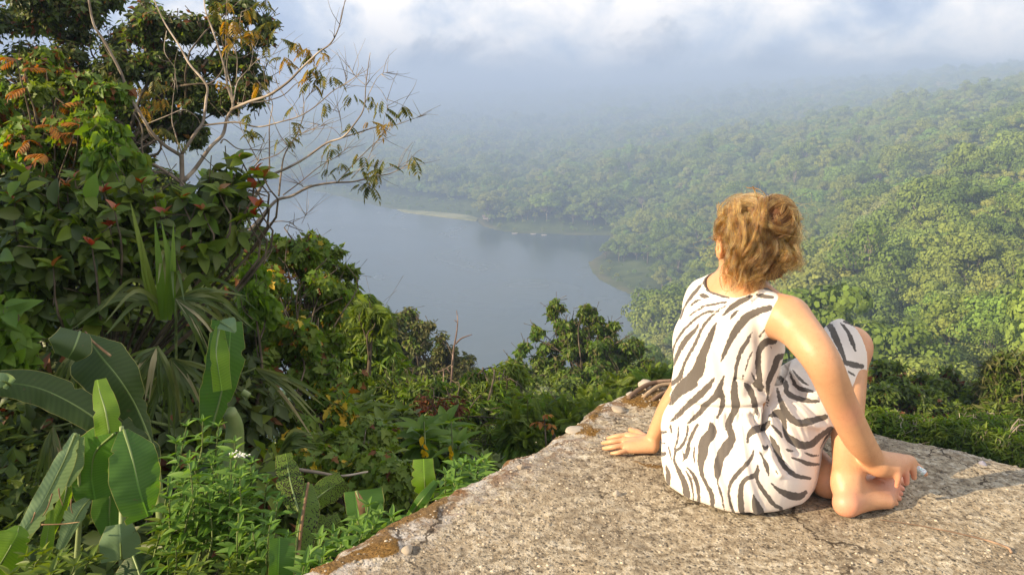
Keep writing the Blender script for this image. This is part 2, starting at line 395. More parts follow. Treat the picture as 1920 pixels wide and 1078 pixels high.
def proto_crown(seed, kind):
    r = np.random.default_rng(seed)
    H = r.uniform(7.5, 10.5); parts = []
    if kind == 0: lob, R0, zs = 20, 1.05, 0.75
    elif kind == 1: lob, R0, zs = 28, 1.3, 0.55
    elif kind == 2: lob, R0, zs = 12, 0.8, 1.15
    else: lob, R0, zs = 18, 1.0, 0.7
    base = 6.0 * R0; cen = []
    for i in range(lob):
        a = r.uniform(0, 2 * np.pi); u = r.uniform(-0.65, 1.0); rr = base * math.sqrt(max(0.05, 1 - max(u, 0) ** 2)) * r.uniform(0.45, 0.95)
        cen.append([rr * math.cos(a), rr * math.sin(a), H + u * base * zs * r.uniform(0.75, 1.1)])
    cen.append([0, 0, H + base * zs * 0.55]); cen = np.array(cen)
    n_leaf = 150 if kind != 3 else 90
    limbs = []
    for c in cen:
        rad = r.uniform(1.3, 2.5) * R0
        d = unit(r.normal(size=(n_leaf, 3))); d[:, 2] = np.abs(d[:, 2]) * 1.1 - 0.35; d = unit(d)
        p = c + d * np.array([rad, rad, rad * 0.72]) * r.uniform(0.82, 1.06, (n_leaf, 1))
        nrm = unit(d + r.normal(size=d.shape) * 0.24)
        tang = unit(np.cross(nrm, r.normal(size=d.shape)))
        Rm = np.stack([np.cross(tang, nrm), tang, nrm], -1)
        parts.append(place_many(LEAFQ, p, Rm, r.uniform(0.34, 0.70, n_leaf) * (1.0 if kind != 3 else 0.8)))
        limbs.append(tube(spline([[0, 0, H * 0.45], c * [0.4, 0.4, 0.6] + [0, 0, 0.4], c], 4), [0.28, 0.16, 0.1, 0.05], 4))
    V, F = merge(parts); me = np_mesh('crown_mesh', V, F, [MFC], smooth=False)
    tp = [tube([[0, 0, -4], [0.1, 0, H * 0.5], [0.2, 0.1, H * 0.9]], [0.45, 0.33, 0.2], 6)] + limbs
    V, F = merge(tp); mt = np_mesh('trunk_mesh', V, F, [MPALE], smooth=True)
    return me, mt
protos = [proto_crown(100 + i, k) for i, k in enumerate([0, 1, 2, 0, 1, 0, 3, 2, 1])]

def scatter(xmin, xmax, ymin, ymax, spacing, r):
    nx_, ny_ = int((xmax - xmin) / spacing), int((ymax - ymin) / spacing)
    X, Y = np.meshgrid(np.arange(nx_), np.arange(ny_)); X = X.ravel() + r.uniform(-.42, .42, X.size) + 0.5 * (Y.ravel() % 2); Y = Y.ravel() + r.uniform(-.42, .42, Y.size)
    return np.stack([xmin + X * spacing, ymin + Y * spacing], -1)
fr = np.random.default_rng(3)
pa = scatter(-420, 620, 50, 1150, 9.6, fr); pb = np.vstack([scatter(-1500, 2000, 1150, 2700, 14, fr), scatter(-4200, 4200, 2700, 6350, 30, fr)]); pc = scatter(620, 1300, 350, 1150, 13, fr)
allp = np.vstack([pa, pb, pc])
isb = np.r_[np.zeros(len(pa)), np.ones(len(pb) + len(pc))]
z, dsh = land_z(allp[:, 0], allp[:, 1])
tx, ty, td = proj(np.c_[allp, z + 10])
infl = poly_mask(m_far, allp) | poly_mask(m_near, allp) | poly_mask(m_mid, allp); keepm = fr.random(len(allp)) < .4
ok = (dsh > 3) & (tx > -900) & (tx < 2500) & (ty > 60) & (ty < 1500) & ~((tx > 1100) & (allp[:, 1] < 85)) & (~infl | keepm) & ((dsh > 8) | infl)
_, fy0, _ = proj(np.c_[allp, z + 15]); ok &= ~((allp[:, 1] < 330) & (tx < 1160) & (fy0 < 770)) & ~((tx > 1160) & (ty > 900))
allp, z, tx, ty, td, isb, dsh, infl = [a[ok] for a in (allp, z, tx, ty, td, isb, dsh, infl)]
sc_ = fr.uniform(0.62, 1.45, len(allp)) * np.where(isb > 0, 1.25, 1.0) * np.where(fr.random(len(allp)) < 0.10, 1.55, 1.0)
sc_ *= np.clip(0.66 + td / 900, 0.66, 1.0) * np.where(allp[:, 1] > 2700, 1.7, 1.0) * np.where(infl, .28, 1.0)
# which trees does the photograph show? coarse depth test in angle space, blocked by the person, ledge and near plants
vis = (((tx > 1655) & (ty < 760)) | ((tx > 1180) & (tx < 1262) & (ty < 690)) | ((tx > 1160) & (tx < 1330) & (ty < 560)) | ((tx > 1520) & (ty < 560)) | ((tx > 900) & (ty < 540))) & (tx < 1915) & (tx > 900)
fx, fy, fd = proj(np.c_[allp, z + 14 * sc_]); wpx = FPX * 6.5 * sc_ / td
order = np.argsort(td); buf = np.full((80, 140), 1e9); seen = np.zeros(len(allp), bool)
for i in order:
    a0, a1 = int((tx[i] - wpx[i] * .5) / 14), int((tx[i] + wpx[i] * .5) / 14) + 1; b0 = int((fy[i]) / 14); b1 = int((ty[i] + wpx[i] * .3) / 14) + 1
    a0, a1, b0, b1 = max(a0, 0), min(a1, 140), max(b0, 0), min(b1, 80)
    if a0 >= a1 or b0 >= b1: continue
    blk = buf[b0:b1, a0:a1]; seen[i] = (blk > 1e8).mean() > 0.3
    blk[:] = np.minimum(blk, td[i])
indiv = [i for i in order if vis[i] and seen[i]][:300]
iset = np.zeros(len(allp), bool); iset[indiv] = True
KIND = fr.integers(0, len(protos), len(allp)); ROT = fr.uniform(0, 6.28, len(allp))
desc_h = {0: 'rounded', 1: 'flat-topped', 2: 'tall narrow', 3: 'rounded', 4: 'wide spreading', 5: 'domed', 6: 'thin open', 7: 'slender', 8: 'layered'}
XB = [(1000, 'by the lake bay'), (1130, 'above the lake bay'), (1230, 'beyond the lake spit'), (1340, "left of the hair"), (1420, "over the hair's left half"), (1510, "over the hair's right half"), (1580, "right of the hair"), (1650, 'above the raised knee'), (1720, 'just right of the knee'), (1800, 'well right of the knee'), (1860, 'towards the right edge'), (9999, 'at the right edge')]
YB = [(215, 'on the hazy ridge'), (260, 'on the upper slope'), (310, 'on the middle slope'), (350, 'just higher than the hair'), (400, 'level with the hair'), (450, 'level with the ear'), (510, 'level with the nape'), (560, 'level with the dress neckline'), (610, 'level with the shoulder'), (660, 'level with the knee'), (720, 'level with the knee hem'), (9999, 'just over the ledge bushes')]
ORD = ['nearest', 'second nearest', 'third nearest', 'fourth nearest', 'fifth nearest', 'sixth nearest', 'seventh nearest']
lab_n = {}; lab_i = {}
for i in indiv:
    k = KIND[i]; cy = (fy[i] + ty[i]) / 2; xb = next(b for a, b in XB if tx[i] < a); yb = next(b for a, b in YB if cy < a); L0 = '%s green tree %s, %s' % (desc_h[k], yb, xb); lab_n[L0] = lab_n.get(L0, 0) + 1; lab_i[i] = (L0, lab_n[L0])
for i in indiv:
    k = KIND[i]; L0, c = lab_i[i]; lab = L0 if lab_n[L0] == 1 else L0 + ', ' + ORD[min(c - 1, 6)]
    o = empty('forest_tree', (allp[i, 0], allp[i, 1], z[i]), lab, 'tree', 'trees of the forested hillside')
    o.rotation_euler = (0, 0, ROT[i]); o.scale = (sc_[i],) * 3
    link('crown', protos[k][0], o); link('trunk', protos[k][1], o)
# everything farther away: one wood
pm = np_mesh('forest_points', np.c_[allp, z][~iset], [], []) if False else None
me = bpy.data.meshes.new('distant_forest'); rest = np.c_[allp, z][~iset].astype(np.float32)
me.vertices.add(len(rest)); me.vertices.foreach_set('co', rest.ravel())
for nm, a in (('kind', KIND[~iset]),): at = me.attributes.new(nm, 'INT', 'POINT'); at.data.foreach_set('value', a.astype(np.int32))
for nm, a in (('rz', ROT[~iset]), ('sc', sc_[~iset])): at = me.attributes.new(nm, 'FLOAT', 'POINT'); at.data.foreach_set('value', a.astype(np.float32))
fo = link('distant_forest', me); tag(fo, 'dense forest covering the far hills and lake shore', 'forest', kind='stuff')
pcol = bpy.data.collections.new('tree_kinds')
for i, (cm, tm) in enumerate(protos):
    c2 = cm.copy(); oo = bpy.data.objects.new('tree_kind_%02d' % i, c2); pcol.objects.link(oo)
gn = bpy.data.node_groups.new('forest', 'GeometryNodeTree'); gn.interface.new_socket('Geometry', in_out='INPUT', socket_type='NodeSocketGeometry'); gn.interface.new_socket('Geometry', in_out='OUTPUT', socket_type='NodeSocketGeometry')
N = gn.nodes; L = gn.links
gi = N.new('NodeGroupInput'); go = N.new('NodeGroupOutput'); iop = N.new('GeometryNodeInstanceOnPoints'); ci = N.new('GeometryNodeCollectionInfo')
ci.inputs['Collection'].default_value = pcol; ci.inputs['Separate Children'].default_value = True; ci.inputs['Reset Children'].default_value = True
mp_ = N.new('GeometryNodeMeshToPoints')
def na(name, dt):
    n = N.new('GeometryNodeInputNamedAttribute'); n.data_type = dt; n.inputs[0].default_value = name; return n.outputs['Attribute']
L.new(gi.outputs[0], mp_.inputs[0]); L.new(mp_.outputs[0], iop.inputs['Points']); L.new(ci.outputs[0], iop.inputs['Instance']); iop.inputs['Pick Instance'].default_value = True
L.new(na('kind', 'INT'), iop.inputs['Instance Index'])
cx = N.new('ShaderNodeCombineXYZ'); L.new(na('rz', 'FLOAT'), cx.inputs[2]); e2r = N.new('FunctionNodeEulerToRotation'); L.new(cx.outputs[0], e2r.inputs[0]); L.new(e2r.outputs[0], iop.inputs['Rotation'])
cs = N.new('ShaderNodeCombineXYZ'); s_ = na('sc', 'FLOAT'); [L.new(s_, cs.inputs[j]) for j in range(3)]; L.new(cs.outputs[0], iop.inputs['Scale']); L.new(iop.outputs[0], go.inputs[0])
md = fo.modifiers.new('forest', 'NODES'); md.node_group = gn
print('forest: individual', len(indiv), 'mass', len(rest))

# ------------------------------------------------------------------ undergrowth on the near slope
def undergrowth():
    r = np.random.default_rng(44); n = 5200; az = r.uniform(-1.25, .95, n); rad = 3.4 * np.exp(r.random(n) * 2.9); x = np.sin(az) * rad; y = np.cos(az) * rad
    cx_, cy_ = x - 0.535, y - 2.90; s_ = cx_ * -.628 + cy_ * -.778; t_ = cx_ * .835 + cy_ * -.551; k = ~((s_ > -.45) & (t_ > -.45)); x, y, rad = x[k], y[k], rad[k]
    z_, _ = land_z(x, y); me = bpy.data.meshes.new('undergrowth'); me.vertices.add(len(x)); me.vertices.foreach_set('co', np.stack([x, y, z_], -1).astype(np.float32).ravel())
    me.attributes.new('kind', 'INT', 'POINT').data.foreach_set('value', r.integers(0, 4, len(x)).astype(np.int32)); me.attributes.new('rz', 'FLOAT', 'POINT').data.foreach_set('value', r.uniform(0, 6.28, len(x)).astype(np.float32))
    me.attributes.new('sc', 'FLOAT', 'POINT').data.foreach_set('value', (np.clip(.35 + rad * .035, .35, 2.2) * r.uniform(.7, 1.3, len(x))).astype(np.float32))
    o = link('undergrowth', me); tag(o, 'low leafy ground cover on the slope below the ledge', 'undergrowth', kind='stuff')
    c = bpy.data.collections.new('bush_kinds'); m = leaf_mat('undergrowth_leaf', [(0.0, (0.035, 0.065, 0.014)), (0.5, (0.065, 0.105, 0.018)), (1.0, (0.11, 0.15, 0.03))], .55, .3, .2)
    for v in range(4):
        q = np.random.default_rng(70 + v); nl = 260; d = unit(q.normal(size=(nl, 3))); d[:, 2] = np.abs(d[:, 2]); pos = d * q.uniform(.35, 1.0, (nl, 1)) * [1.1, 1.1, .8]; o_ = unit(d + [0, 0, .3] + q.normal(size=d.shape) * .5); o_[:, 2] -= .5
        V, F = place_many((np.array([[0, 0, 0], [.22, .5, .06], [0, 1, -.12], [-.22, .5, .06]]), [np.array([[0, 1, 2], [0, 2, 3]])]), pos, rot_to(unit(o_)), q.uniform(.16, .30, nl)); c.objects.link(bpy.data.objects.new('bush_kind_%02d' % v, np_mesh('bush', V, F, [m])))
    g = gn.copy(); [setattr(nn.inputs['Collection'], 'default_value', c) for nn in g.nodes if nn.bl_idname == 'GeometryNodeCollectionInfo']; o.modifiers.new('bushes', 'NODES').node_group = g
undergrowth()
# ------------------------------------------------------------------ haze
def haze():
    x0, x1, y0, y1, z0, z1 = -4350, 4350, -70, 6560, -166, 128
    V = [(x, y, z) for x in (x0, x1) for y in (y0, y1) for z in (z0, z1)]
    F = np.array([[0, 1, 3, 2], [4, 6, 7, 5], [0, 4, 5, 1], [2, 3, 7, 6], [0, 2, 6, 4], [1, 5, 7, 3]])
    m = bpy.data.materials.new('haze_air'); m.use_nodes = True; t = m.node_tree; t.nodes.clear()
    o = t.nodes.new('ShaderNodeOutputMaterial'); v = t.nodes.new('ShaderNodeVolumePrincipled')
    v.inputs['Color'].default_value = (0.39, 0.51, 0.74, 1); v.inputs['Density'].default_value = HAZE; v.inputs['Anisotropy'].default_value = 0.0
    t.links.new(v.outputs[0], o.inputs['Volume'])
    ob = link('haze', np_mesh('haze', V, [F], [m], smooth=False)); tag(ob, 'pale blue haze hanging over the lake and hills', 'haze', kind='stuff')
HAZE = 0.00067
haze()
# ------------------------------------------------------------------ the concrete ledge
CORN = np.array([0.515, 2.925]); EA = unit(np.array([-1.026, -1.27])); EB = unit(np.array([1.045, -0.69]))
def ledge_xy(s, t): return CORN[0] + s * EA[0] + t * EB[0], CORN[1] + s * EA[1] + t * EB[1]
def seg_px(px, py, pts):
    p = np.stack([px, py], -1); return seg_dist(p, np.array(pts, float))
moss_px = [[(560,1078),(600,1058),(640,1038),(690,1020),(730,1015),(735,1040),(690,1050),(640,1062),(610,1090)],
           [(676,1028),(690,1014),(722,1008),(745,1018),(742,1036),(715,1042),(688,1040)],
           [(690,1000),(720,985),(760,970),(800,955),(822,950),(822,975),(790,978),(765,990),(740,1002),(715,1010)],
           [(760,968),(790,945),(825,930),(835,940),(815,962),(800,975),(775,978)],
           [(840,912),(860,895),(885,898),(880,908),(850,922)],
           [(1060,800),(1090,795),(1125,805),(1110,815),(1075,812)], [(1100,785),(1130,765),(1150,755),(1140,772),(1112,795)],
           [(1168,752),(1190,728),(1215,722),(1250,724),(1260,760),(1225,768),(1190,764)], [(1180,870),(1235,872),(1260,880),(1215,884)]]
white_px = [[(590,1070),(650,1040),(760,990),(830,950),(860,960),(800,1010),(700,1055),(640,1078)], [(880,905),(960,855),(1000,840),(1030,850),(990,870),(920,905),(860,930)],
            [(1135,760),(1165,757),(1172,768),(1148,774)], [(1190,735),(1200,716),(1222,712),(1232,722),(1205,724)], [(1065,795),(1090,790),(1100,802),(1080,808)], [(1030,830),(1060,822),(1080,830),(1045,838)]]
grey_px = [[(900,880),(960,850),(1010,850),(1080,845),(1020,880),(960,895),(900,915)]]
def va0(m, p):
    v = m.n('ShaderNodeVectorMath', operation='MULTIPLY_ADD'); m.l(m.noise(30, 3, .6, p, out='Color'), v.inputs[0]); v.inputs[1].default_value = (.03, .03, 0); m.l(p, v.inputs[2]); return v.outputs[0]
def ledge():
    s = np.concatenate([[0.0], np.cumsum(np.where(np.arange(330) < 290, 0.0075, 0.05))]); t = np.concatenate([[0.0], np.cumsum(np.where(np.arange(330) < 250, 0.0085, 0.03))])
    S, T = np.meshgrid(s, t, indexing='ij')
    # ragged broken edges
    def jag(a, seed): q = np.c_[a * 3.1, np.full_like(a, seed), a * 0]; q2 = np.c_[a * 22, np.full_like(a, seed + 3), a * 0]; q3 = np.c_[a * 70, np.full_like(a, seed + 9), a * 0]; return fbm(q, 2) * 0.10 + fbm(q2, 3) * 0.045 + fbm(q3, 2) * 0.018
    jA = jag(s, 1.5); jB = jag(t, 8.5) * 0.7
    fadeA = np.exp(-T / 0.12); fadeB = np.exp(-S / 0.12)
    X, Y = ledge_xy(S + fadeB * (jB[None, :]), T + fadeA * (jA[:, None]))
    q = np.stack([X, Y, X * 0], -1).reshape(-1, 3)
    Z = (fbm(q * 2.3, 2) * 0.022 + fbm(q * 14, 3) * 0.010 + fbm(q * 60, 2) * 0.0045).reshape(X.shape)
    # the surface under the person is flat enough to sit on
    flat = np.exp(-(((X - .75) / .42) ** 2 + ((Y - 2.05) / .32) ** 2) ** 2); Z = Z * (1 - 0.75 * flat) - 0.003 * flat
    e = np.minimum(S * 1.0, T); Z -= 0.035 * np.exp(-np.maximum(e, 0) / 0.022) + 0.010 * np.exp(-e / 0.09)
    px, py, _ = proj(np.stack([X, Y, Z], -1).reshape(-1, 3)); px = px + fbm(q * 9, 3) * 40; py = py + fbm(q * 11 + 7, 3) * 30
    def region(ps, soft): return np.max([np.clip(0.5 - seg_px(px, py, a) / soft, 0, 1) for a in ps], axis=0)
    mo = region(moss_px, 12)
    nm = vnoise(np.c_[px / 28, py / 28, px * 0]) + .4 * vnoise(np.c_[px / 9, py / 9, px * 0]); mo = np.maximum(mo, np.clip((nm - .82) * 5, 0, 1) * np.exp(-T.ravel() / .04) * 1.1) ; mo = np.clip(mo, 0, 1); wh, gr = region(white_px, 22) * .75, region(grey_px, 60)
    Z = Z + (mo * 0.007 * (0.6 + 0.8 * vnoise(q * 90))).reshape(Z.shape)
    ns, nt = S.shape; V = np.stack([X, Y, Z], -1).reshape(-1, 3)
    i = (np.arange(ns - 1)[:, None] * nt + np.arange(nt - 1)[None]).ravel(); F = np.stack([i, i + nt, i + nt + 1, i + 1], -1)
    edge = np.exp(-T.ravel() / 0.10) + 0.35 * np.exp(-S.ravel() / 0.08)
    # side faces, rough and undercut
    def skirt(idx, nrm, V0):
        rows = [V[idx]]
        for k, dz in enumerate([0.02, 0.05, 0.1, 0.2, 0.35, 0.6, 1.2]):
            b = V[idx].copy(); b[:, 2] -= dz; off = 0.012 + fbm(np.c_[b[:, :2] * 8, b[:, 2:] * 8 + 5], 3) * 0.06; b[:, :2] += nrm * off[:, None] * -0.4 * (1 if k else .3); rows.append(b)
        m = len(idx); VV = np.vstack(rows[1:]); Fs = []
        ids = [idx] + [V0 + k * m + np.arange(m) for k in range(7)]
        for a, b in zip(ids[:-1], ids[1:]): Fs.append(np.stack([a[:-1], b[:-1], b[1:], a[1:]], -1))
        return VV, np.vstack(Fs)
    sA = np.arange(ns) * nt; sB = np.arange(nt)
    VA, FA = skirt(sA, -EB, len(V)); VB, FB = skirt(sB, -EA, len(V) + len(VA))
    Vt = np.vstack([V, VA, VB]); ex = len(VA) + len(VB); pad = lambda a, v=0.: np.r_[a, np.full(ex, v)]
    m = NT('rough_concrete'); p = m.pos()
    n1 = m.noise(7, 6, 0.62, p); n2 = m.noise(38, 6, 0.65, p); n3 = m.noise(150, 4, 0.6, p)
    base = m.ramp(n2, [(0.31, (0.100, 0.078, 0.052)), (0.44, (0.245, 0.202, 0.140)), (0.54, (0.42, 0.365, 0.265)), (0.67, (0.62, 0.565, 0.45))])
    base = m.mix(m.ramp(n1, [(0.38, 0.0), (0.62, 0.55)]), base, m.mix(n3, (0.20, 0.150, 0.095), (0.50, 0.42, 0.29)))
    vc = m.voro(85, p, out='Color'); vd = m.voro(85, p)
    sx = m.n('ShaderNodeSeparateColor'); m.l(vc, sx.inputs[0])
    peb = m.ramp(sx.outputs[0], [(0.0, (0.10, 0.09, 0.075)), (0.35, (0.27, 0.22, 0.15)), (0.7, (0.46, 0.40, 0.30)), (1.0, (0.66, 0.62, 0.53))], 'CONSTANT')
    pm_ = m.math('MULTIPLY', m.math('LESS_THAN', vd, 0.42), m.math('GREATER_THAN', sx.outputs[1], 0.48))
    base = m.mix(m.math('MULTIPLY', pm_, 0.75), base, peb)
    pit = m.ramp(m.noise(95, 3, 0.7, p), [(0.33, 1.0), (0.42, 0.0)]); base = m.mix(m.math('MULTIPLY', pit, 0.65), base, (0.07, 0.05, 0.035))
    gr_ = m.attr('grey'); base = m.mix(m.math('MULTIPLY', gr_, 0.55), base, m.mix(n2, (0.12, 0.10, 0.09), (0.40, 0.37, 0.34)))
    wcol = m.ramp(m.noise(48, 6, 0.7, p), [(0.36, (0.20, 0.15, 0.11)), (0.47, (0.47, 0.44, 0.41)), (0.6, (0.70, 0.69, 0.67))])
    base = m.mix(m.math('MULTIPLY', m.attr('white'), m.ramp(m.noise(16, 5, 0.6, p), [(0.35, 0.3), (0.6, 1.0)])), base, wcol)
    lich = m.math('MULTIPLY', m.math('MULTIPLY', m.attr('edge'), 1.6), m.ramp(m.noise(26, 6, 0.72, p), [(0.50, 0.0), (0.55, 1.0)]), clamp=True); base = m.mix(m.math('MULTIPLY', lich, .8), base, (0.50, 0.48, 0.45))
    dk = m.math('MULTIPLY', m.math('MULTIPLY', m.attr('edge'), 1.7), m.ramp(m.noise(15, 6, 0.72, p, 0.5), [(0.49, 0.0), (0.57, 0.95)]), clamp=True); base = m.mix(dk, base, m.mix(n3, (0.09, 0.05, 0.025), (0.23, 0.12, 0.05)))
    big = m.voro(24, va0(m, p), out='Color'); bs = m.n('ShaderNodeSeparateColor'); m.l(big, bs.inputs[0]); bd = m.voro(24, va0(m, p)); bm_ = m.math('MULTIPLY', m.math('LESS_THAN', bd, 0.36), m.math('GREATER_THAN', bs.outputs[1], 0.72)); base = m.mix(m.math('MULTIPLY', bm_, 0.6), base, m.ramp(bs.outputs[0], [(0, (0.16, 0.14, 0.11)), (0.5, (0.34, 0.29, 0.21)), (1, (0.52, 0.48, 0.38))]))
    mcol = m.ramp(m.noise(120, 4, 0.7, p), [(0.3, (0.075, 0.042, 0.012)), (0.55, (0.19, 0.105, 0.028)), (0.75, (0.30, 0.19, 0.06))])
    mb = m.math('ADD', m.attr('moss'), m.math('MULTIPLY', m.math('SUBTRACT', m.noise(55, 5, 0.7, p), 0.5), 1.3)); base = m.mix(m.ramp(mb, [(0.42, 0.0), (0.62, 1.0)]), base, mcol)
    h = m.math('ADD', m.math('MULTIPLY', n2, 1.0), m.math('ADD', m.math('MULTIPLY', n3, 0.6), m.math('MULTIPLY', m.math('MULTIPLY', pm_, m.math('SUBTRACT', 0.42, vd)), 1.4)))
    h = m.math('SUBTRACT', h, m.math('MULTIPLY', pit, 0.5))
    stn = m.noise(3.2, 5, 0.6, p, 0.8); base = m.mix(m.ramp(stn, [(0.48, 0.0), (0.62, 0.5)]), base, m.mix(n2, (0.085, 0.065, 0.045), (0.22, 0.175, 0.12))); va = m.n('ShaderNodeVectorMath', operation='MULTIPLY_ADD'); m.l(m.noise(5, 5, .65, p, out='Color'), va.inputs[0]); va.inputs[1].default_value = (.22, .22, 0); m.l(p, va.inputs[2]); crk = m.voro(2.3, va.outputs[0], 'DISTANCE_TO_EDGE')
    ck = m.math('MULTIPLY', m.math('LESS_THAN', crk, 0.007), m.ramp(m.noise(2.1, 3, .5, p), [(0.46, 0.0), (0.56, 1.0)])); base = m.mix(m.math('MULTIPLY', ck, .85), base, (0.045, 0.034, 0.024)); h = m.math('SUBTRACT', h, m.math('MULTIPLY', ck, 1.5)); mat = m.done(m.pbsdf(base, 0.92, m.bump(h, 1.0, 0.008), 0.15))
    me = np_mesh('concrete_ledge', Vt, [np.vstack([F, FA[:, ::-1], FB])], [mat], attrs={'moss': ('FLOAT', pad(mo)), 'white': ('FLOAT', pad(wh)), 'grey': ('FLOAT', pad(gr, .4)), 'edge': ('FLOAT', pad(np.clip(edge, 0, 1), .6))})
    root = link('concrete_ledge', me); tag(root, 'rough sunlit concrete ledge with mossy broken edge that the person sits on', 'ledge')
    return root, (X, Y, Z, S, T)
LEDGE, LG = ledge()
from mathutils.bvhtree import BVHTree
def bvh_of(me):
    vs = [v.co.copy() for v in me.vertices]; return BVHTree.FromPolygons(vs, [tuple(p.vertices) for p in me.polygons])
LB = bvh_of(LEDGE.data)
def on_ledge(px, py):
    o = Vector((0, 0, CAMZ)); d = Vector(P(px, py, 1) - np.array(o)).normalized(); h = LB.ray_cast(o, d)
    return np.array(h[0]) if h[0] else PZ(px, py, 0)
def lz(x, y):
    h = LB.ray_cast(Vector((x, y, 0.5)), Vector((0, 0, -1))); return h[0].z if h[0] else 0.0

def blob(r, seed, sub=2, flat=0.6, rough=0.3):
    import bmesh
    bm = bmesh.new(); bmesh.ops.create_icosphere(bm, subdivisions=sub, radius=1); V = np.array([v.co[:] for v in bm.verts]); F = np.array([[v.index for v in f.verts] for f in bm.faces]); bm.free()
    n = fbm(V * 1.1 + seed * 3.7, 3); V = V * (1 + rough * 2 * n)[:, None] * np.array([1, 0.75, flat]) * r
    return V, [F]
def stone_mat(name, c1, c2):
    m = NT(name); n = m.noise(60, 5, 0.6, m.pos()); g = m.n('ShaderNodeNewGeometry').outputs['Random Per Island']
    c = m.mix(n, c1, c2); hs = m.n('ShaderNodeHueSaturation'); m.l(c, hs.inputs['Color']); m.l(m.math('MULTIPLY_ADD', g, 0.9, 0.5), hs.inputs['Value'])
    return m.done(m.pbsdf(hs.outputs[0], 0.8, m.bump(n, 0.4, 0.002), 0.25))
MAGG = stone_mat('aggregate_stone', (0.22, 0.18, 0.125), (0.50, 0.44, 0.34)); MSTW = stone_mat('white_stone', (0.18, 0.155, 0.12), (0.38, 0.34, 0.28))
def aggregate():
    r = np.random.default_rng(11); n = 5200; parts = []
    s = r.uniform(0.01, 2.15, n); t = r.uniform(0.01, 2.1, n); x, y = ledge_xy(s, t)
    lib = [blob(1, k, 1, 0.55, 0.25) for k in range(6)]
    px, py, d = proj(np.stack([x, y, x * 0], -1))
    for k in range(n):
        if not (500 < px[k] < 1960 and 690 < py[k] < 1110): continue
        if ((x[k] - .72) / .3) ** 2 + ((y[k] - 2.1) / .27) ** 2 < 1: continue
        sz = 0.0022 + 0.0045 * r.random() ** 2.5 + (0.004 if r.random() < 0.02 else 0)
        V, F = lib[k % 6]; a = r.uniform(0, 6.28); c, q = math.cos(a), math.sin(a); V = V @ np.array([[c, q, 0], [-q, c, 0], [0, 0, 1]]) * sz
        parts.append((V + np.array([x[k], y[k], lz(x[k], y[k]) - sz * 0.08]), F))
    V, F = merge(parts); me = np_mesh('aggregate', V, F, [MAGG]); o = link('gravel_aggregate', me, LEDGE); o['kind'] = 'stuff'
aggregate()
MPEB = stone_mat('pebble_stone', (0.15, 0.125, 0.095), (0.34, 0.29, 0.22))
def pebble(px, py, r, seed, label, mat, flat=0.55, sink=0.25):
    mat = MPEB if mat is MAGG else mat
    p = on_ledge(px, py); V, F = blob(r, seed, 3, flat, 0.45); me = np_mesh('pebble', V, F, [mat])
    o = link('pebble', me, None, (p[0], p[1], p[2] + r * flat * (1 - sink) - r * flat * .5)); tag(o, label, 'pebble', 'loose stones on the concrete ledge'); o.rotation_euler = (0, 0, seed * 1.3)
pebble(764, 1032, 0.017, 1, 'grey rounded pebble beside the brown moss patch near the ledge edge', MAGG)
pebble(976, 878, 0.012, 2, 'small tan cube-like pebble alone on the smooth grey part of the ledge', MAGG, 0.9)
pebble(1156, 928, 0.013, 3, 'small pinkish white angular stone on the ledge left of the dress', MSTW, 0.8)
pebble(1158, 768, 0.030, 4, 'flat pale stone set in the ledge edge above the resting hand', MAGG, 0.28, 0.5)
pebble(1078, 806, 0.032, 5, 'broad whitish flat stone at the ledge edge, lowest of the edge stones', MSTW, 0.25, 0.5)
pebble(1210, 722, 0.038, 6, 'grey white lump of stone at the far corner of the ledge', MSTW, 0.5, 0.4)
pebble(1236, 728, 0.03, 7, 'grey stone half hidden behind the dress at the far ledge corner', MAGG, 0.5, 0.4)
pebble(1184, 740, 0.022, 8, 'small pale stone at the lower end of the rusty bars', MSTW, 0.4, 0.4)
pebble(1842, 870, 0.011, 9, 'small bluish dark pebble in the shadow right of the hand', stone_mat('dark_stone', (0.10, 0.10, 0.13), (0.22, 0.22, 0.27)), 0.8)
pebble(1640, 1052, 0.012, 12, 'small grey pebble in the sun at the bottom below the foot', MAGG, 0.6)
# rusty reinforcing bars that curve out of the broken corner
mr = bark_mat('rusty_bar', (0.10, 0.065, 0.045), (0.22, 0.15, 0.10), 60); mr2 = bark_mat('tan_bar', (0.26, 0.18, 0.11), (0.40, 0.30, 0.19), 60)
for pts, rad, mt, lab in [([(1178,748),(1196,738),(1222,726),(1262,720)], .009, mr, 'dark rusty bar curving out of the ledge corner, farthest of three'),
                          ([(1206,744),(1222,736),(1242,730),(1290,725)], .008, mr2, 'tan curved bar in the middle of three at the ledge corner'),
                          ([(1222,751),(1234,746),(1252,739),(1295,732)], .0075, mr, 'short dark bar nearest the resting arm at the ledge corner')]:
    pp = np.array([on_ledge(a, b) for a, b in pts]); pp[:, 2] = [0.000, 0.010, 0.016, 0.012]
    V, F = tube(spline(pp, 18), rad, 8); tag(link('curved_bar', np_mesh('bar', V, F, [mt])), lab, 'bar', 'bars at the ledge corner')
tw = np.array([on_ledge(a, b) for a, b in [(1650,976),(1720,988),(1790,1004),(1850,1018),(1888,1030),(1896,1038)]]); tw[:, 2] += [0.0035, .006, .009, .008, .006, .004]
V, F = tube(spline(tw, 26), np.linspace(0.0012, 0.0035, 26), 6); tag(link('dry_twig', np_mesh('twig', V, F, [mr])), 'thin dry brown twig lying on the sunlit ledge at lower right', 'twig')
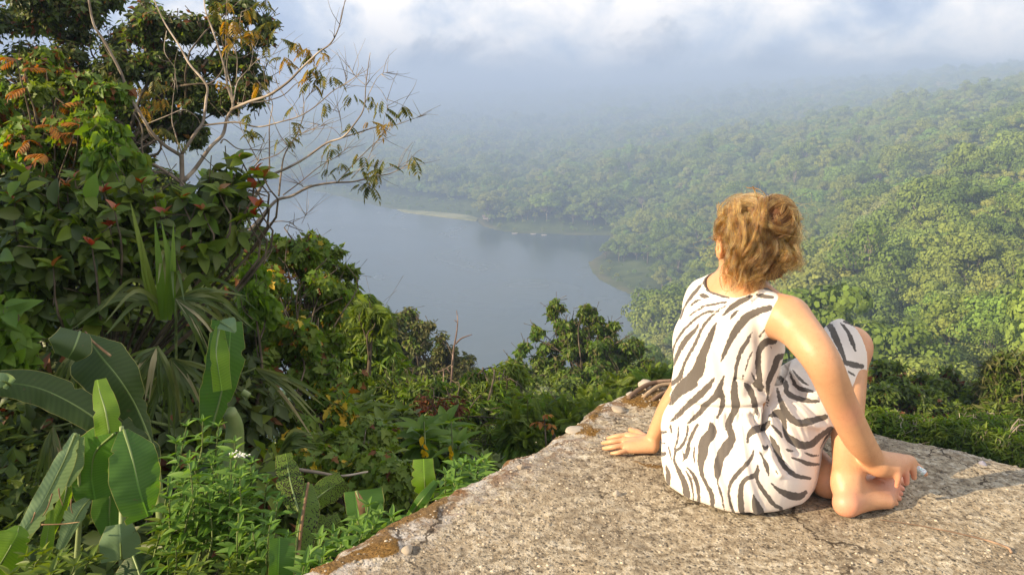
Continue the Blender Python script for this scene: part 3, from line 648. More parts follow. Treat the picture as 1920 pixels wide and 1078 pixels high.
# ------------------------------------------------------------------ seated person
import openvdb
class SDF:
    def __init__(s, lo, hi, vox):
        s.lo = np.array(lo, float); s.vox = vox; s.n = np.ceil((np.array(hi) - s.lo) / vox).astype(int) + 1
        s.g = np.full(s.n, 0.08, np.float32)
    def box(s, lo, hi):
        a = np.clip(((np.array(lo) - s.lo) / s.vox).astype(int), 0, s.n); b = np.clip(((np.array(hi) - s.lo) / s.vox).astype(int) + 2, 0, s.n)
        ax = [s.lo[i] + s.vox * np.arange(a[i], b[i], dtype=np.float32) for i in range(3)]
        return tuple(slice(a[i], b[i]) for i in range(3)), np.meshgrid(*ax, indexing='ij', sparse=True)
    def add(s, sl, d, k, sub=False):
        g = s.g[sl]
        if sub: d = -d; h = np.clip(0.5 - 0.5 * (d - g) * -1 / k, 0, 1) if False else None; s.g[sl] = np.maximum(g, d) if k <= 0 else -SDF.smin(-g, -d, k)
        else: s.g[sl] = SDF.smin(g, d, k)
    @staticmethod
    def smin(a, b, k):
        if k <= 0: return np.minimum(a, b)
        h = np.maximum(k - np.abs(a - b), 0) / k; return (np.minimum(a, b) - h * h * k * 0.25).astype(np.float32)
    def cone(s, a, b, ra, rb, k=0.02, fwd=None, asp=1.0, sub=False):
        a = np.array(a, float); b = np.array(b, float); m = max(ra, rb) + 0.06 + k
        sl, (x, y, z) = s.box(np.minimum(a, b) - m, np.maximum(a, b) + m)
        ab = b - a
        px, py, pz = x - a[0], y - a[1], z - a[2]
        if fwd is not None:                      # squash along a horizontal direction
            f = np.array([fwd[0], fwd[1], 0.0]) / math.hypot(*fwd); q = (1 / asp - 1)
            dot = px * f[0] + py * f[1]; px = px + dot * f[0] * q; py = py + dot * f[1] * q; pz = pz + 0 * dot
            da = ab @ f; ab = ab + f * da * q
        t = np.clip((px * ab[0] + py * ab[1] + pz * ab[2]) / max(ab @ ab, 1e-9), 0, 1)
        d = np.sqrt((px - t * ab[0]) ** 2 + (py - t * ab[1]) ** 2 + (pz - t * ab[2]) ** 2) - (ra + (rb - ra) * t)
        if fwd is not None: d = d * (0.5 + 0.5 * asp)
        s.add(sl, d.astype(np.float32), k, sub)
    def ell(s, c, r, k=0.02, yaw=0.0, sub=False):
        c = np.array(c, float); m = max(r) + 0.06 + k; sl, (x, y, z) = s.box(c - m, c + m)
        px, py, pz = x - c[0], y - c[1], z - c[2]; cy, sy = math.cos(yaw), math.sin(yaw)
        X = px * cy + py * sy; Y = -px * sy + py * cy
        k0 = np.sqrt((X / r[0]) ** 2 + (Y / r[1]) ** 2 + (pz / r[2]) ** 2); k1 = np.sqrt((X / r[0] ** 2) ** 2 + (Y / r[1] ** 2) ** 2 + (pz / r[2] ** 2) ** 2)
        s.add(sl, (k0 * (k0 - 1) / np.maximum(k1, 1e-6)).astype(np.float32), k, sub)
    def chain(s, pts, rs, k=0.02, **kw):
        for i in range(len(pts) - 1): s.cone(pts[i], pts[i + 1], rs[i], rs[i + 1], k, **kw)
    def limb(s, pts, rs, k=0.02, n=12):
        pts = np.array(pts, float); m = n * (len(pts) - 1) + 1; Q = spline(np.c_[pts, np.array(rs)[:, None]], m) if len(pts) > 2 else spline(np.c_[pts, np.array(rs)[:, None]], m)
        mg = Q[:, 3].max() + .06 + k; sl, (x, y, z) = s.box(Q[:, :3].min(0) - mg, Q[:, :3].max(0) + mg); best = None
        for a, b in zip(Q[:-1], Q[1:]):
            ab = b[:3] - a[:3]; px, py, pz = x - a[0], y - a[1], z - a[2]; t = np.clip((px * ab[0] + py * ab[1] + pz * ab[2]) / max(ab @ ab, 1e-9), 0, 1)
            d = (np.sqrt((px - t * ab[0]) ** 2 + (py - t * ab[1]) ** 2 + (pz - t * ab[2]) ** 2) - (a[3] + (b[3] - a[3]) * t)).astype(np.float32); best = d if best is None else np.minimum(best, d)
        s.add(sl, best, k)
    def floor(s, z0, k=0.02):
        z = s.lo[2] + s.vox * np.arange(s.n[2], dtype=np.float32); s.g = -SDF.smin(-s.g, (z - z0)[None, None] * np.ones_like(s.g), k)
    def halfspace(s, p, n, sl=None):
        """keep the side the normal points away from"""
        ax = [s.lo[i] + s.vox * np.arange(s.n[i], dtype=np.float32) for i in range(3)]
        x, y, z = np.meshgrid(*ax, indexing='ij', sparse=True); s.g = np.maximum(s.g, ((x - p[0]) * n[0] + (y - p[1]) * n[1] + (z - p[2]) * n[2]).astype(np.float32))
    def mesh(s, smooth_it=1):
        g = openvdb.FloatGrid(0.08); g.copyFromArray(s.g); V, Q = g.convertToQuads(isovalue=0.0)
        V = V.astype(np.float64) * s.vox + s.lo; Q = Q.astype(np.int64)
        e = np.vstack([Q[:, [0, 1]], Q[:, [1, 2]], Q[:, [2, 3]], Q[:, [3, 0]]])
        for _ in range(smooth_it):
            acc = np.zeros_like(V); cnt = np.zeros(len(V)); 
            for j in range(3): acc[:, j] = np.bincount(e[:, 0], V[e[:, 1], j], len(V)) + np.bincount(e[:, 1], V[e[:, 0], j], len(V))
            cnt = np.bincount(e[:, 0], minlength=len(V)) + np.bincount(e[:, 1], minlength=len(V)); V = V * 0.5 + 0.5 * acc / np.maximum(cnt, 1)[:, None]
        return V, Q
YAW = math.radians(35)                       # she faces away and to the right
FW = np.array([math.sin(YAW), math.cos(YAW)]); LT = np.array([math.cos(YAW), -math.sin(YAW)])
v3 = lambda *a: np.array(a, float)
R_SH, L_SH = v3(.718, 1.955, .528), v3(.552, 2.165, .522)
R_EL, R_WR = P(1575, 753, 1.99), P(1646, 869, 2.12)
L_EL, L_WR = P(1281, 712, 2.38), PZ(1221, 829, .033)
HIP_R, HIP_L = v3(.72, 2.06, .13), v3(.58, 2.2, .12)
KNEE_R, ANK_R = P(1592, 652, 2.35), P(1590, 898, 2.13)
HEAD = v3(.645, 2.13, .70); HY = math.radians(15)     # head turned a little to the left
HF = np.array([-math.sin(HY), math.cos(HY), 0]); HL = np.array([math.cos(HY), math.sin(HY), 0])
NECK0, NECK1 = v3(.612, 2.085, .555), v3(.640, 2.115, .65)
def body():
    S = SDF((.22, 1.78, -.012), (1.2, 2.85, .86), 0.0034)
    # torso under the dress
    S.chain([v3(.64, 2.12, .13), v3(.594, 2.105, .27), v3(.60, 2.10, .40), v3(.607, 2.09, .485)], [.15, .118, .128, .128], .05, fwd=FW, asp=.72)
    S.chain([L_SH + [.01, -.005, .005], v3(.615, 2.075, .548), R_SH + [-.02, .01, .005]], [.048, .060, .052], .05)
    S.chain([NECK0, NECK1], [.058, .050], .04)
    S.cone(NECK0 + [-.01, .0, -.005], L_SH + [.02, 0, .01], .045, .04, .04)
    # head with a face
    S.ell(HEAD + [0, 0, .012] - HF * .008, (.074, .092, .092), .02, HY); S.ell(HEAD + HF * .022 + [0, 0, -.045], (.058, .066, .062), .035, HY)
    S.ell(HEAD + HF * .062 + [0, 0, -.088], (.026, .022, .018), .03, HY)                        # chin
    S.chain([HEAD + HF * .088 + [0, 0, .004], HEAD + HF * .112 + [0, 0, -.032]], [.008, .011], .014)   # nose
    S.ell(HEAD + HF * .094 + [0, 0, -.060], (.022, .010, .006), .008, HY); S.ell(HEAD + HF * .092 + [0, 0, -.069], (.020, .010, .006), .008, HY)
    for sg in (-1, 1):
        S.ell(HEAD + HF * .086 + HL * sg * .030 + [0, 0, -.002], (.016, .012, .011), .012, HY, sub=True)
        S.ell(HEAD + HF * .077 + HL * sg * .030 + [0, 0, -.002], (.012, .012, .010), .004, HY)
        E0 = HEAD + HL * sg * .077 + HF * -.002 + [0, 0, -.015]
        for a in range(8):                                                                     # ear rim
            t0, t1 = a * .72 - 1.0, (a + 1) * .72 - 1.0; w = lambda t: E0 + HF * (-.014 * math.cos(t)) + np.array([0, 0, .030 * math.sin(t)]) + HL * sg * (.008 + .004 * math.cos(t))
            if a < 7: S.cone(w(t0), w(t1), .0055, .0055, .006)
        S.ell(E0 + HL * sg * .003, (.005, .013, .024), .008, HY)
    # right arm
    mid = P(1538, 672, 1.945)
    S.limb([R_SH, mid, R_EL, P(1611, 825, 2.055), R_WR], [.054, .0450, .0405, .0375, .0245], .03)
    kn = [P(1677, 876, 2.112), P(1688, 872, 2.127), P(1699, 867, 2.145), P(1706, 865, 2.162)]
    jt = [P(1684, 892, 2.100), P(1698, 886, 2.118), P(1711, 879, 2.14), P(1720, 874, 2.16)]
    tp = [P(1682, 911, 2.115), P(1700, 905, 2.125), P(1714, 895, 2.14), P(1735, 888, 2.155)]
    for i in range(4):
        S.cone(R_WR + [.004, (i - 1.5) * .008, .0], kn[i], .022, .0145, .026); S.limb([kn[i], jt[i], tp[i]], [.0104, .0092, .0074] if i else [.0094, .0082, .0068], .005)
    S.chain(kn, [.0130] * 4, .012); S.chain([(R_WR + q) / 2 + [.006, 0, -.006] for q in kn], [.019] * 4, .02)
    S.chain([R_WR + [-.004, .012, -.01], P(1656, 889, 2.175), P(1668, 898, 2.20), P(1674, 903, 2.205)], [.018, .013, .010, .008], .008)
    S.ell(R_EL + [.022, .004, -.030], (.020, .018, .024), .022)
    # left arm and the hand that props on the ledge
    S.limb([L_SH, (L_SH + L_EL) / 2 + [-.006, .01, 0], L_EL, L_EL * .55 + L_WR * .45 + [-.004, 0, 0], L_WR + [.004, 0, .012], L_WR], [.042, .036, .031, .029, .022, .024], .025)
    kz = [.017, .024, .027, .025]; kl = [PZ(1180, 843, kz[0]), PZ(1172, 835, kz[1]), PZ(1171, 826, kz[2]), PZ(1176, 817, kz[3])]
    jl = [PZ(1161, 848, .015), PZ(1150, 838, .022), PZ(1148, 828, .024), PZ(1156, 818, .022)]; tl = [PZ(1147, 850, .0075), PZ(1132, 841, .0075), PZ(1130, 831, .0075), PZ(1140, 822, .0075)]
    for i in range(4):
        S.cone(L_WR + [0, (i - 1.5) * .010, -.008], kl[i], .021, .0128, .012); S.limb([kl[i], jl[i], tl[i]], [.0098, .0086, .007] if i else [.0086, .0074, .0062], .0035)
    S.chain([L_WR + [0, .022, -.008], PZ(1196, 812, .018), PZ(1182, 806, .010)], [.017, .012, .009], .008)
    # right leg and foot
    calf = KNEE_R * .66 + ANK_R * .34 + [-.012, -.006, 0]
    S.limb([HIP_R, (HIP_R + KNEE_R) / 2, KNEE_R + [-.012, -.004, -.004]], [.10, .084, .062], .03); S.ell(KNEE_R + [.008, .002, .002], (.055, .055, .056), .02)
    S.limb([KNEE_R, calf, KNEE_R * .3 + ANK_R * .7 + [-.003, 0, 0], ANK_R], [.055, .055, .040, .034], .03)
    heel = P(1588, 944, 2.10); S.chain([ANK_R, heel], [.034, .0270], .03); S.cone(ANK_R * .7 + KNEE_R * .3 + [-.014, 0, 0], heel + [-.004, 0, 0.006], .024, .024, .02); S.ell(ANK_R + [.004, -.033, -.012], (.014, .010, .016), .012); S.ell(ANK_R + [-.03, -.005, -.005], (.012, .012, .03), .02)
    ball = [PZ(1664, 940, .022), PZ(1666, 930, .024), PZ(1669, 921, .026), PZ(1672, 913, .028), PZ(1674, 902, .028)]
    for i, b in enumerate(ball): S.cone(ANK_R + [.015, (i - 2) * .008, -.028], b, .026, .0155, .018); S.cone(heel, b, .025, .0155, .018)
    tt = [PZ(1679, 943, .011), PZ(1685, 934, .012), PZ(1688, 925, .012), PZ(1691, 916, .012), PZ(1694, 904, .014)]
    for i, (b, t_) in enumerate(zip(ball, tt)): S.chain([b + [0, 0, -.006], (b + t_) / 2 + [0, 0, .004], t_], [.013, .0095, .0085 if i < 4 else .013], .004)
    # left leg folded under, foot behind the right one
    KL = v3(.74, 2.62, .13); AL = PZ(1566, 902, .05) + [0, .02, 0]
    S.chain([HIP_L, (HIP_L + KL) / 2, KL], [.095, .08, .06], .03); S.chain([KL, KL * .6 + AL * .4, AL], [.055, .055, .037], .03)
    HLp = PZ(1552, 906, .036); S.cone(AL, HLp, .036, .034, .02)
    for i in range(5):
        b = PZ(1655, 898 - i * 5, .034); S.cone(HLp, b, .032, .017, .02); S.chain([b, PZ(1686, 897 - i * 5.5, .022)], [.012, .0095], .004)
    S.floor(.0035, .006)
    return S.mesh(1)
def dress_mesh():
    S = SDF((.36, 1.80, -.012), (1.14, 2.75, .66), 0.0036)
    S.ell(v3(.655, 2.095, .065), (.222, .222, .185), .03, -YAW)
    S.chain([v3(.64, 2.11, .15), v3(.602, 2.105, .25)], [.165, .150], .05, fwd=FW, asp=.82)
    S.chain([v3(.600, 2.105, .285), v3(.600, 2.10, .40), v3(.606, 2.085, .485)], [.152, .148, .138], .03, fwd=FW, asp=.76)
    S.chain([L_SH + [-.006, -.016, .006], v3(.612, 2.072, .545), R_SH + [-.045, .025, .014]], [.053, .066, .052], .045)
    S.chain([HIP_R + [-.02, 0, 0], (HIP_R + KNEE_R) / 2 + [0, -.006, 0], KNEE_R + [-.004, 0, .004], KNEE_R + [.035, .02, .02]], [.135, .102, .077, .076], .04)
    S.chain([(HIP_R + KNEE_R) / 2 + [.0, .0, -.04], KNEE_R + [.03, -.03, -.085]], [.05, .030], .03)
    S.chain([HIP_L, v3(.70, 2.5, .12)], [.13, .09], .04)
    # cuts: neck opening, both armholes, hem at the right knee
    S.ell(v3(.596, 2.055, .622), (.088, .088, .062), 0, 0, sub=True)
    S.ell(R_SH + [.040, -.035, .008], (.078, .105, .085), 0, math.radians(-25), sub=True)
    S.ell(L_SH + [-.055, .070, .0], (.055, .09, .085), 0, math.radians(-35), sub=True)
    a, b = P(1600, 606, 2.30), P(1633, 727, 2.26); c = a + v3(-.03, .10, -.03); n = unit(np.cross(b - a, c - a)); n = n if n[0] > 0 else -n
    # hem cut acts only near the knee
    sl, (x, y, z) = S.box((.88, 1.9, .12), (1.14, 2.75, .66)); S.g[sl] = np.maximum(S.g[sl], ((x - a[0]) * n[0] + (y - a[1]) * n[1] + (z - a[2]) * n[2]).astype(np.float32))
    S.floor(.003, .02)
    V, Q = S.mesh(1)
    return V, Q
def vnormals(V, Q):
    n = np.cross(V[Q[:, 2]] - V[Q[:, 0]], V[Q[:, 3]] - V[Q[:, 1]]); N = np.zeros_like(V)
    for j in range(3): N[:, j] = sum(np.bincount(Q[:, k], n[:, j], len(V)) for k in range(4))
    return unit(N)
# stripes of the print, (zoom frame, width profile, polyline) traced in picture pixels then laid on the cloth
def zA(pts): return [(1220 + x / 4.145, 500 + y / 4.145, w / 4.145) for x, y, w in pts]
def zB(pts): return [(1210 + x / 3.851, 720 + y / 3.851, w / 3.851) for x, y, w in pts]
STR = [
 zA([(925,320,52),(840,345,64),(740,400,72),(660,500,66),(610,590,46),(570,680,36),(545,740,14)]),
 zA([(780,232,30),(710,265,50),(650,300,52),(600,340,34),(556,385,8)]),
 zA([(690,335,8),(650,365,30),(618,408,8)]),
 zA([(820,215,14),(870,228,40),(950,238,26)]),
 zA([(510,440,14),(480,500,46),(440,600,66),(400,700,78),(370,800,110),(310,880,110),(230,950,100),(155,1050,60)]),
 zA([(380,440,10),(340,500,34),(280,560,48),(230,640,44),(190,730,30),(165,800,10)]),
 zA([(520,345,14),(440,420,26),(390,500,26),(350,590,30),(300,680,30),(260,760,26),(225,860,44),(150,920,40)]),
 zA([(530,345,10),(460,350,24),(390,375,22),(320,430,24),(250,500,26),(190,600,20),(165,700,10)]),
 zA([(590,275,10),(500,290,22),(420,305,20),(380,312,8)]), zA([(640,200,12),(560,225,20),(520,215,10)]),
 zA([(385,220,22),(410,228,44),(450,235,14)]), zA([(390,255,10),(350,270,26),(310,305,10)]), zA([(400,130,10),(360,180,34),(310,240,30),(265,310,20),(230,400,20)]),
 zA([(410,320,8),(350,345,16),(290,390,8)]), zA([(600,290,6),(560,320,14),(530,330,6)]),
 zA([(790,505,10),(750,580,36),(700,660,40),(670,760,34),(655,860,30),(640,960,44),(645,1078,40)]),
 zA([(790,660,12),(760,720,22),(735,810,14)]), zA([(890,490,22),(845,540,20)]),
 zA([(960,575,56),(890,590,66),(845,650,52),(835,760,52),(845,860,52),(850,945,56)]),
 zA([(1050,690,46),(990,710,60),(960,790,56),(920,880,48),(905,960,24),(915,1060,22)]),
 zA([(500,850,8),(470,900,36),(400,970,46),(320,1040,46),(270,1090,40)]),
 zA([(570,850,16),(540,930,50),(510,1000,60),(450,1050,44),(400,1085,40)]),
 zA([(740,910,22),(775,950,44),(795,1020,40),(800,1085,34)]), zA([(780,820,8),(810,880,20),(825,930,10)]), zA([(720,850,20),(712,890,10)]),
 zA([(430,180,12),(490,205,22),(560,205,10)]), zA([(860,165,16),(960,185,24),(1050,215,16)]),
 # lap and knee
 zA([(1350,440,24),(1400,470,54),(1440,560,60),(1480,650,44),(1510,730,34)]), zA([(1480,440,18),(1530,500,34),(1565,580,40),(1590,650,24)]), zA([(1500,740,36),(1570,760,56),(1640,775,44)]),
 zA([(1540,815,18),(1570,835,22),(1590,850,6)]), zA([(1590,910,26),(1640,930,26),(1700,945,12)]), zA([(1500,425,20),(1550,440,26),(1590,470,10)]), zA([(1610,870,6),(1640,905,14),(1665,930,8)]),
 zA([(1100,800,10),(1140,850,26),(1190,900,26),(1230,920,10)]), zA([(1080,820,12),(1110,890,30),(1160,950,34),(1260,970,26)]), zA([(1000,860,40),(1050,900,44),(1060,980,44),(1130,1020,40),(1220,1045,34),(1310,1045,20)]),
 zA([(940,640,10),(920,560,10),(905,420,6)]),
 # lower part
 zB([(345,0,80),(260,50,70),(190,110,30)]), zB([(470,0,40),(400,80,44),(300,160,46),(230,230,40),(180,270,12)]), zB([(520,80,40),(440,150,46),(380,220,40),(310,280,20)]),
 zB([(545,50,40),(560,120,44),(545,190,36),(515,245,14)]), zB([(650,0,44),(645,80,56),(655,160,66),(620,240,50),(600,300,60),(625,380,64),(590,450,90),(545,520,80),(525,600,70),(520,665,44)]),
 zB([(520,665,14),(525,720,16),(550,800,20),(565,880,16),(572,920,10)]),
 zB([(475,290,40),(480,350,84),(425,420,88),(415,500,84),(400,580,50),(410,650,34),(440,720,30),(480,800,40),(485,880,34),(480,940,24)]),
 zB([(375,295,24),(350,340,30),(320,410,28),(290,520,22),(270,560,10)]), zB([(305,300,14),(300,370,20),(260,450,26),(215,490,22),(215,570,24),(250,640,40),(285,720,50),(300,800,60),(290,840,44)]),
 zB([(240,300,12),(235,390,18),(210,470,14)]), zB([(300,600,12),(350,660,28),(380,740,34),(385,830,28),(385,900,20)]), zB([(290,620,10),(325,690,24),(345,780,16),(345,860,12)]),
 zB([(355,440,10),(350,520,16),(360,580,8)]), zB([(320,460,20),(290,530,26),(265,480,6)]),
 zB([(110,350,30),(150,345,20)]), zB([(90,435,18),(140,425,14)]), zB([(70,530,34),(110,510,44),(140,500,30)]), zB([(60,630,40),(100,640,52),(125,610,24)]), zB([(150,590,20),(165,650,40),(160,720,44),(145,765,20)]), zB([(180,300,16),(190,350,18)]), zB([(165,450,12),(185,520,14),(190,560,8)]),
 zB([(780,480,12),(760,540,30),(700,610,38),(630,690,36),(605,760,26),(610,840,22),(635,920,24),(645,980,18)]),
 zB([(810,590,16),(800,650,44),(720,690,36),(690,760,44),(690,860,50),(700,930,44),(710,985,24)]), zB([(800,650,20),(820,720,34),(870,790,36),(930,870,34),(980,900,28),(965,960,34)]),
 zB([(780,800,16),(795,860,60),(820,930,90),(840,985,56)]), zB([(905,710,8),(960,760,36),(1040,800,64),(1110,810,60),(1160,780,30)]),
 zB([(815,470,10),(850,530,20),(875,590,40),(890,660,10)]), zB([(930,600,8),(955,650,10)]),
 zB([(900,370,16),(940,450,56),(970,530,44),(1010,600,40),(1090,660,40),(1190,680,24)]),
 zB([(740,420,20),(745,370,34),(790,330,64),(860,310,56),(895,270,26)]), zB([(905,290,12),(950,330,30),(985,380,20)]), zB([(900,230,26),(960,210,70),(1000,260,44),(1010,350,40),(1050,400,64),(1130,440,66),(1200,430,60),(1270,370,46),(1340,320,40)]),
 zB([(950,30,20),(980,130,44),(1020,210,56),(1090,275,56),(1180,270,60),(1300,235,44)]), zB([(1000,0,20),(1030,60,34),(1100,100,40),(1180,120,36),(1250,125,20)]), zB([(1070,0,20),(1120,30,30),(1200,50,24)]),
 zB([(1005,465,8),(1045,480,20),(1080,480,6)]), zB([(1155,495,10),(1200,515,24),(1250,515,14)]), zB([(1055,530,10),(1110,545,28),(1180,575,36),(1270,578,14)]), zB([(1330,350,20),(1290,410,14),(1265,460,8)]),
 zB([(720,0,30),(760,60,44),(790,130,44),(805,215,24)]), zB([(840,440,10),(870,460,34),(885,440,10)]), zB([(890,0,26),(885,80,26),(880,160,16)]), zB([(800,0,60),(850,20,30)]), zB([(1280,500,14),(1310,490,14)]),
]
def stripe_field(px, py):
    out = np.full(len(px), -9.0)
    p = np.stack([px, py], -1)
    for st in STR:
        s = spline(np.array(st), 4 * len(st)) if len(st) > 2 else np.array(st)
        lo, hi = s[:, :2].min(0) - 14, s[:, :2].max(0) + 14; idx = np.where((px > lo[0]) & (px < hi[0]) & (py > lo[1]) & (py < hi[1]))[0]
        q = p[idx]; best = np.full(len(idx), -9.0)
        for a, b in zip(s[:-1], s[1:]):
            ab = b[:2] - a[:2]; t = np.clip(((q - a[:2]) @ ab) / max(ab @ ab, 1e-6), 0, 1); d = np.hypot(*(q - a[:2] - t[:, None] * ab).T)
            best = np.maximum(best, (a[2] + (b[2] - a[2]) * t) * 0.45 - d)
        out[idx] = np.maximum(out[idx], best)
    return out
def skin_mat():
    m = NT('skin'); p = m.pos(); n = m.noise(14, 5, 0.65, p, 0.5); c = m.mix(n, (0.43, 0.205, 0.100), (0.66, 0.375, 0.200))
    c = m.mix(m.ramp(m.attr('red'), [(0.0, 0.0), (1.0, 0.8)]), c, (0.66, 0.27, 0.19))
    fk = m.voro(130, p); c = m.mix(m.math('MULTIPLY', m.math('LESS_THAN', fk, .16), m.math('MULTIPLY', m.noise(11, 2, .5, p), .7)), c, (0.30, 0.12, 0.05)); n2 = m.noise(420, 3, 0.6, p)
    b = m.pbsdf(c, 0.42, m.bump(m.math('ADD', n2, m.noise(60, 3, 0.5, p)), 0.28, 0.002), 0.4)
    b.inputs['Subsurface Weight'].default_value = 0.06; b.inputs['Subsurface Radius'].default_value = (1.0, 0.35, 0.2); b.inputs['Subsurface Scale'].default_value = 0.012
    return m.done(b)
def cloth_mat():
    m = NT('zebra_cloth'); p = m.obj(); st = m.attr('print'); n = m.noise(95, 4, 0.7, p); fine = m.noise(420, 3, 0.6, p)
    e = m.math('ADD', st, m.math('MULTIPLY', m.math('SUBTRACT', n, 0.53), 7.0)); k = m.ramp(m.math('MULTIPLY_ADD', e, 0.9, 0.5, clamp=True), [(0.3, 0.0), (0.7, 1.0)])
    c = m.mix(k, (0.79, 0.715, 0.635), m.mix(fine, (0.085, 0.074, 0.064), (0.15, 0.132, 0.115)))
    w = m.n('ShaderNodeTexWave', wave_type='BANDS', bands_direction='DIAGONAL'); w.inputs['Scale'].default_value = 260; m.l(p, w.inputs[0])
    b = m.pbsdf(c, 0.85, m.bump(m.math('ADD', m.math('MULTIPLY', w.outputs['Fac'], 0.3), m.noise(26, 4, 0.5, p)), 0.35, 0.006), 0.15); b.inputs['Sheen Weight'].default_value = 0.15
    return m.done(b)
MSKIN, MCLOTH = skin_mat(), cloth_mat()
BV, BQ = body()
PO = v3(.655, 2.10, 0)
PERSON = empty('person', tuple(PO), 'barefoot person with curly golden brown hair in sleeveless zebra striped dress, sitting on the ledge', 'person')
bx, by, bd = proj(BV)
def gauss(c, r): return np.exp(-(np.linalg.norm(BV - c, axis=1) / r) ** 2)
red = np.clip(gauss(P(1583, 945, 2.09), .04) + gauss(P(1690, 930, 2.2), .06) * .8 + gauss(P(1690, 900, 2.12), .035) + gauss(KNEE_R + [.03, -.02, 0], .05) * .5 + gauss(R_EL + [.02, -.03, -.02], .04) * .4 + gauss(PZ(1640, 895, .05) + [0, .06, 0], .12) * .7, 0, 1)
skin_me = np_mesh('body', BV - PO, [BQ], [MSKIN], attrs={'red': ('FLOAT', red)}); link('body', skin_me, PERSON)
DV, DQ = dress_mesh()
DN = vnormals(DV, DQ)
# cloth folds: gathers under the waist seam, drag lines from armpit to hip, soft billow
wz = .272 + (DV[:, 0] - .60) * .12
below = np.clip((wz - DV[:, 2]) / .02, 0, 1) * np.exp(-np.maximum(wz - DV[:, 2], 0) / .085) * np.clip((1.0 - (DV[:, 0] - .4) * 1.2), 0.15, 1)
ang = np.arctan2(DV[:, 1] - 2.1, DV[:, 0] - .62)
gath = (vnoise(np.c_[ang * 26, DV[:, 2] * 3, ang * 0]) - .5) * 2
disp = below * gath * 0.0085
disp -= 0.010 * np.exp(-((DV[:, 2] - wz) / .007) ** 2) * np.clip(1 - (DV[:, 0] - .70) * 8, 0, 1)
disp += fbm(np.c_[DV[:, 0] * 7 + DV[:, 2] * 3, DV[:, 1] * 7, DV[:, 2] * 4], 3) * 0.026 + fbm(np.c_[DV[:, 0] * 22 + DV[:, 2] * 6, DV[:, 1] * 20, DV[:, 2] * 8], 2) * .006
dx, dy, dd = proj(DV)
def crease(pts, w, a):
    global disp
    s = spline(np.array(pts, float), 24); best = np.full(len(DV), 1e9)
    for u, v in zip(s[:-1], s[1:]):
        ab = v - u; q = np.stack([dx, dy], -1); t = np.clip(((q - u) @ ab) / max(ab @ ab, 1e-6), 0, 1); best = np.minimum(best, np.hypot(*(q - u - t[:, None] * ab).T))
    disp += a * np.exp(-(best / w) ** 2) * (DN[:, 1] < 0.3)
crease([(1478,665),(1468,700),(1455,740),(1440,770),(1436,800)], 4, -0.0450); crease([(1440,770),(1432,810),(1438,850)], 6, -0.0150); crease([(1380,712),(1410,724),(1438,738)], 4, -0.0090)
crease([(1400,790),(1430,835),(1462,890)], 6, 0.0120); crease([(1410,780),(1440,820),(1480,885)], 5, -0.0120); crease([(1448,760),(1470,800),(1495,850)], 6, -0.0120); crease([(1460,745),(1490,790),(1530,800)], 6, 0.0090)
crease([(1470,690),(1500,740),(1545,790)], 6, -0.0090); crease([(1485,700),(1510,735),(1530,745)], 5, 0.0090); crease([(1340,560),(1330,640),(1345,740)], 10, 0.0060); crease([(1300,600),(1285,680),(1275,760)], 7, -0.0060)
crease([(1420,600),(1425,680),(1405,740)], 10, -0.0060); crease([(1290,800),(1300,860),(1310,920)], 6, -0.0075); crease([(1340,800),(1350,870),(1375,950)], 6, -0.0075); crease([(1390,800),(1400,880),(1420,960)], 7, 0.0075)
DV = DV + DN * disp[:, None]; DV[:, 2] = np.maximum(DV[:, 2], 0.002)
DN = vnormals(DV, DQ); DB = BVHTree.FromPolygons([Vector(v) for v in DV], [tuple(int(i) for i in q) for q in DQ])
dx, dy, dd = proj(DV)
view = unit(np.array([0, 0, CAMZ]) - DV); facing = (DN * view).sum(1)
fld = stripe_field(dx, dy)
# the unseen sides carry the same kind of stripes
q = DV * [1, 1, .45] + 0.05 * np.stack([fbm(DV * 6, 3), fbm(DV * 6 + 9, 3), fbm(DV * 5 + 4, 3)], -1) * 3
ph = np.sin((q[:, 0] * 0.6 + q[:, 1] * 1.0 + q[:, 2] * 0.9) * 120 + fbm(DV * 8, 2) * 9); proc = (ph - 0.35) * 6
frame = (dx > 1222) & (dx < 1640)
wv = np.clip((facing - 0.02) / 0.10, 0, 1)
fld = np.where(wv > 0, fld * wv + proc * (1 - wv) , proc)
dress = link('dress', np_mesh('dress', DV - PO, [DQ], [MCLOTH], attrs={'print': ('FLOAT', np.clip(fld, -9, 9))}), PERSON)
def on_dress(px, py, off=0.0):
    o = Vector((0, 0, CAMZ)); d = Vector(P(px, py, 1) - np.array(o)).normalized(); h = DB.ray_cast(o, d)
    return None if h[0] is None else np.array(h[0]) + np.array(h[1]) * off
def trim(pts, rad, n=40):
    s = spline(np.array(pts, float), n); w = [on_dress(a, b, .001) for a, b in s]; w = [x for x in w if x is not None]
    return w
mtrim = NT('dark_trim'); mtrim = mtrim.done(mtrim.pbsdf((0.10, 0.095, 0.09), 0.8))
def edge_loop(c, r, yaw, name, rad=.0035):
    """a hem tube where an ellipsoid cuts the cloth"""
    cy, sy = math.cos(yaw), math.sin(yaw); q = DV - c; X = q[:, 0] * cy + q[:, 1] * sy; Y = -q[:, 0] * sy + q[:, 1] * cy
    k = np.sqrt((X / r[0]) ** 2 + (Y / r[1]) ** 2 + (q[:, 2] / r[2]) ** 2); return k
# dark binding of the armhole and neck: vertices close to the cut
kA = edge_loop(R_SH + [.040, -.035, .008], (.078, .105, .085), math.radians(-25), 'a'); kN = edge_loop(v3(.596, 2.055, .622), (.088, .088, .062), 0, 'n')
at = dress.data.attributes['print']; bind = np.where((kA < 1.075), 5.0, np.where((kN < 1.06) & (DV[:, 0] < .57), 5.0, fld)); at.data.foreach_set('value', np.clip(bind, -9, 9).astype(np.float32))
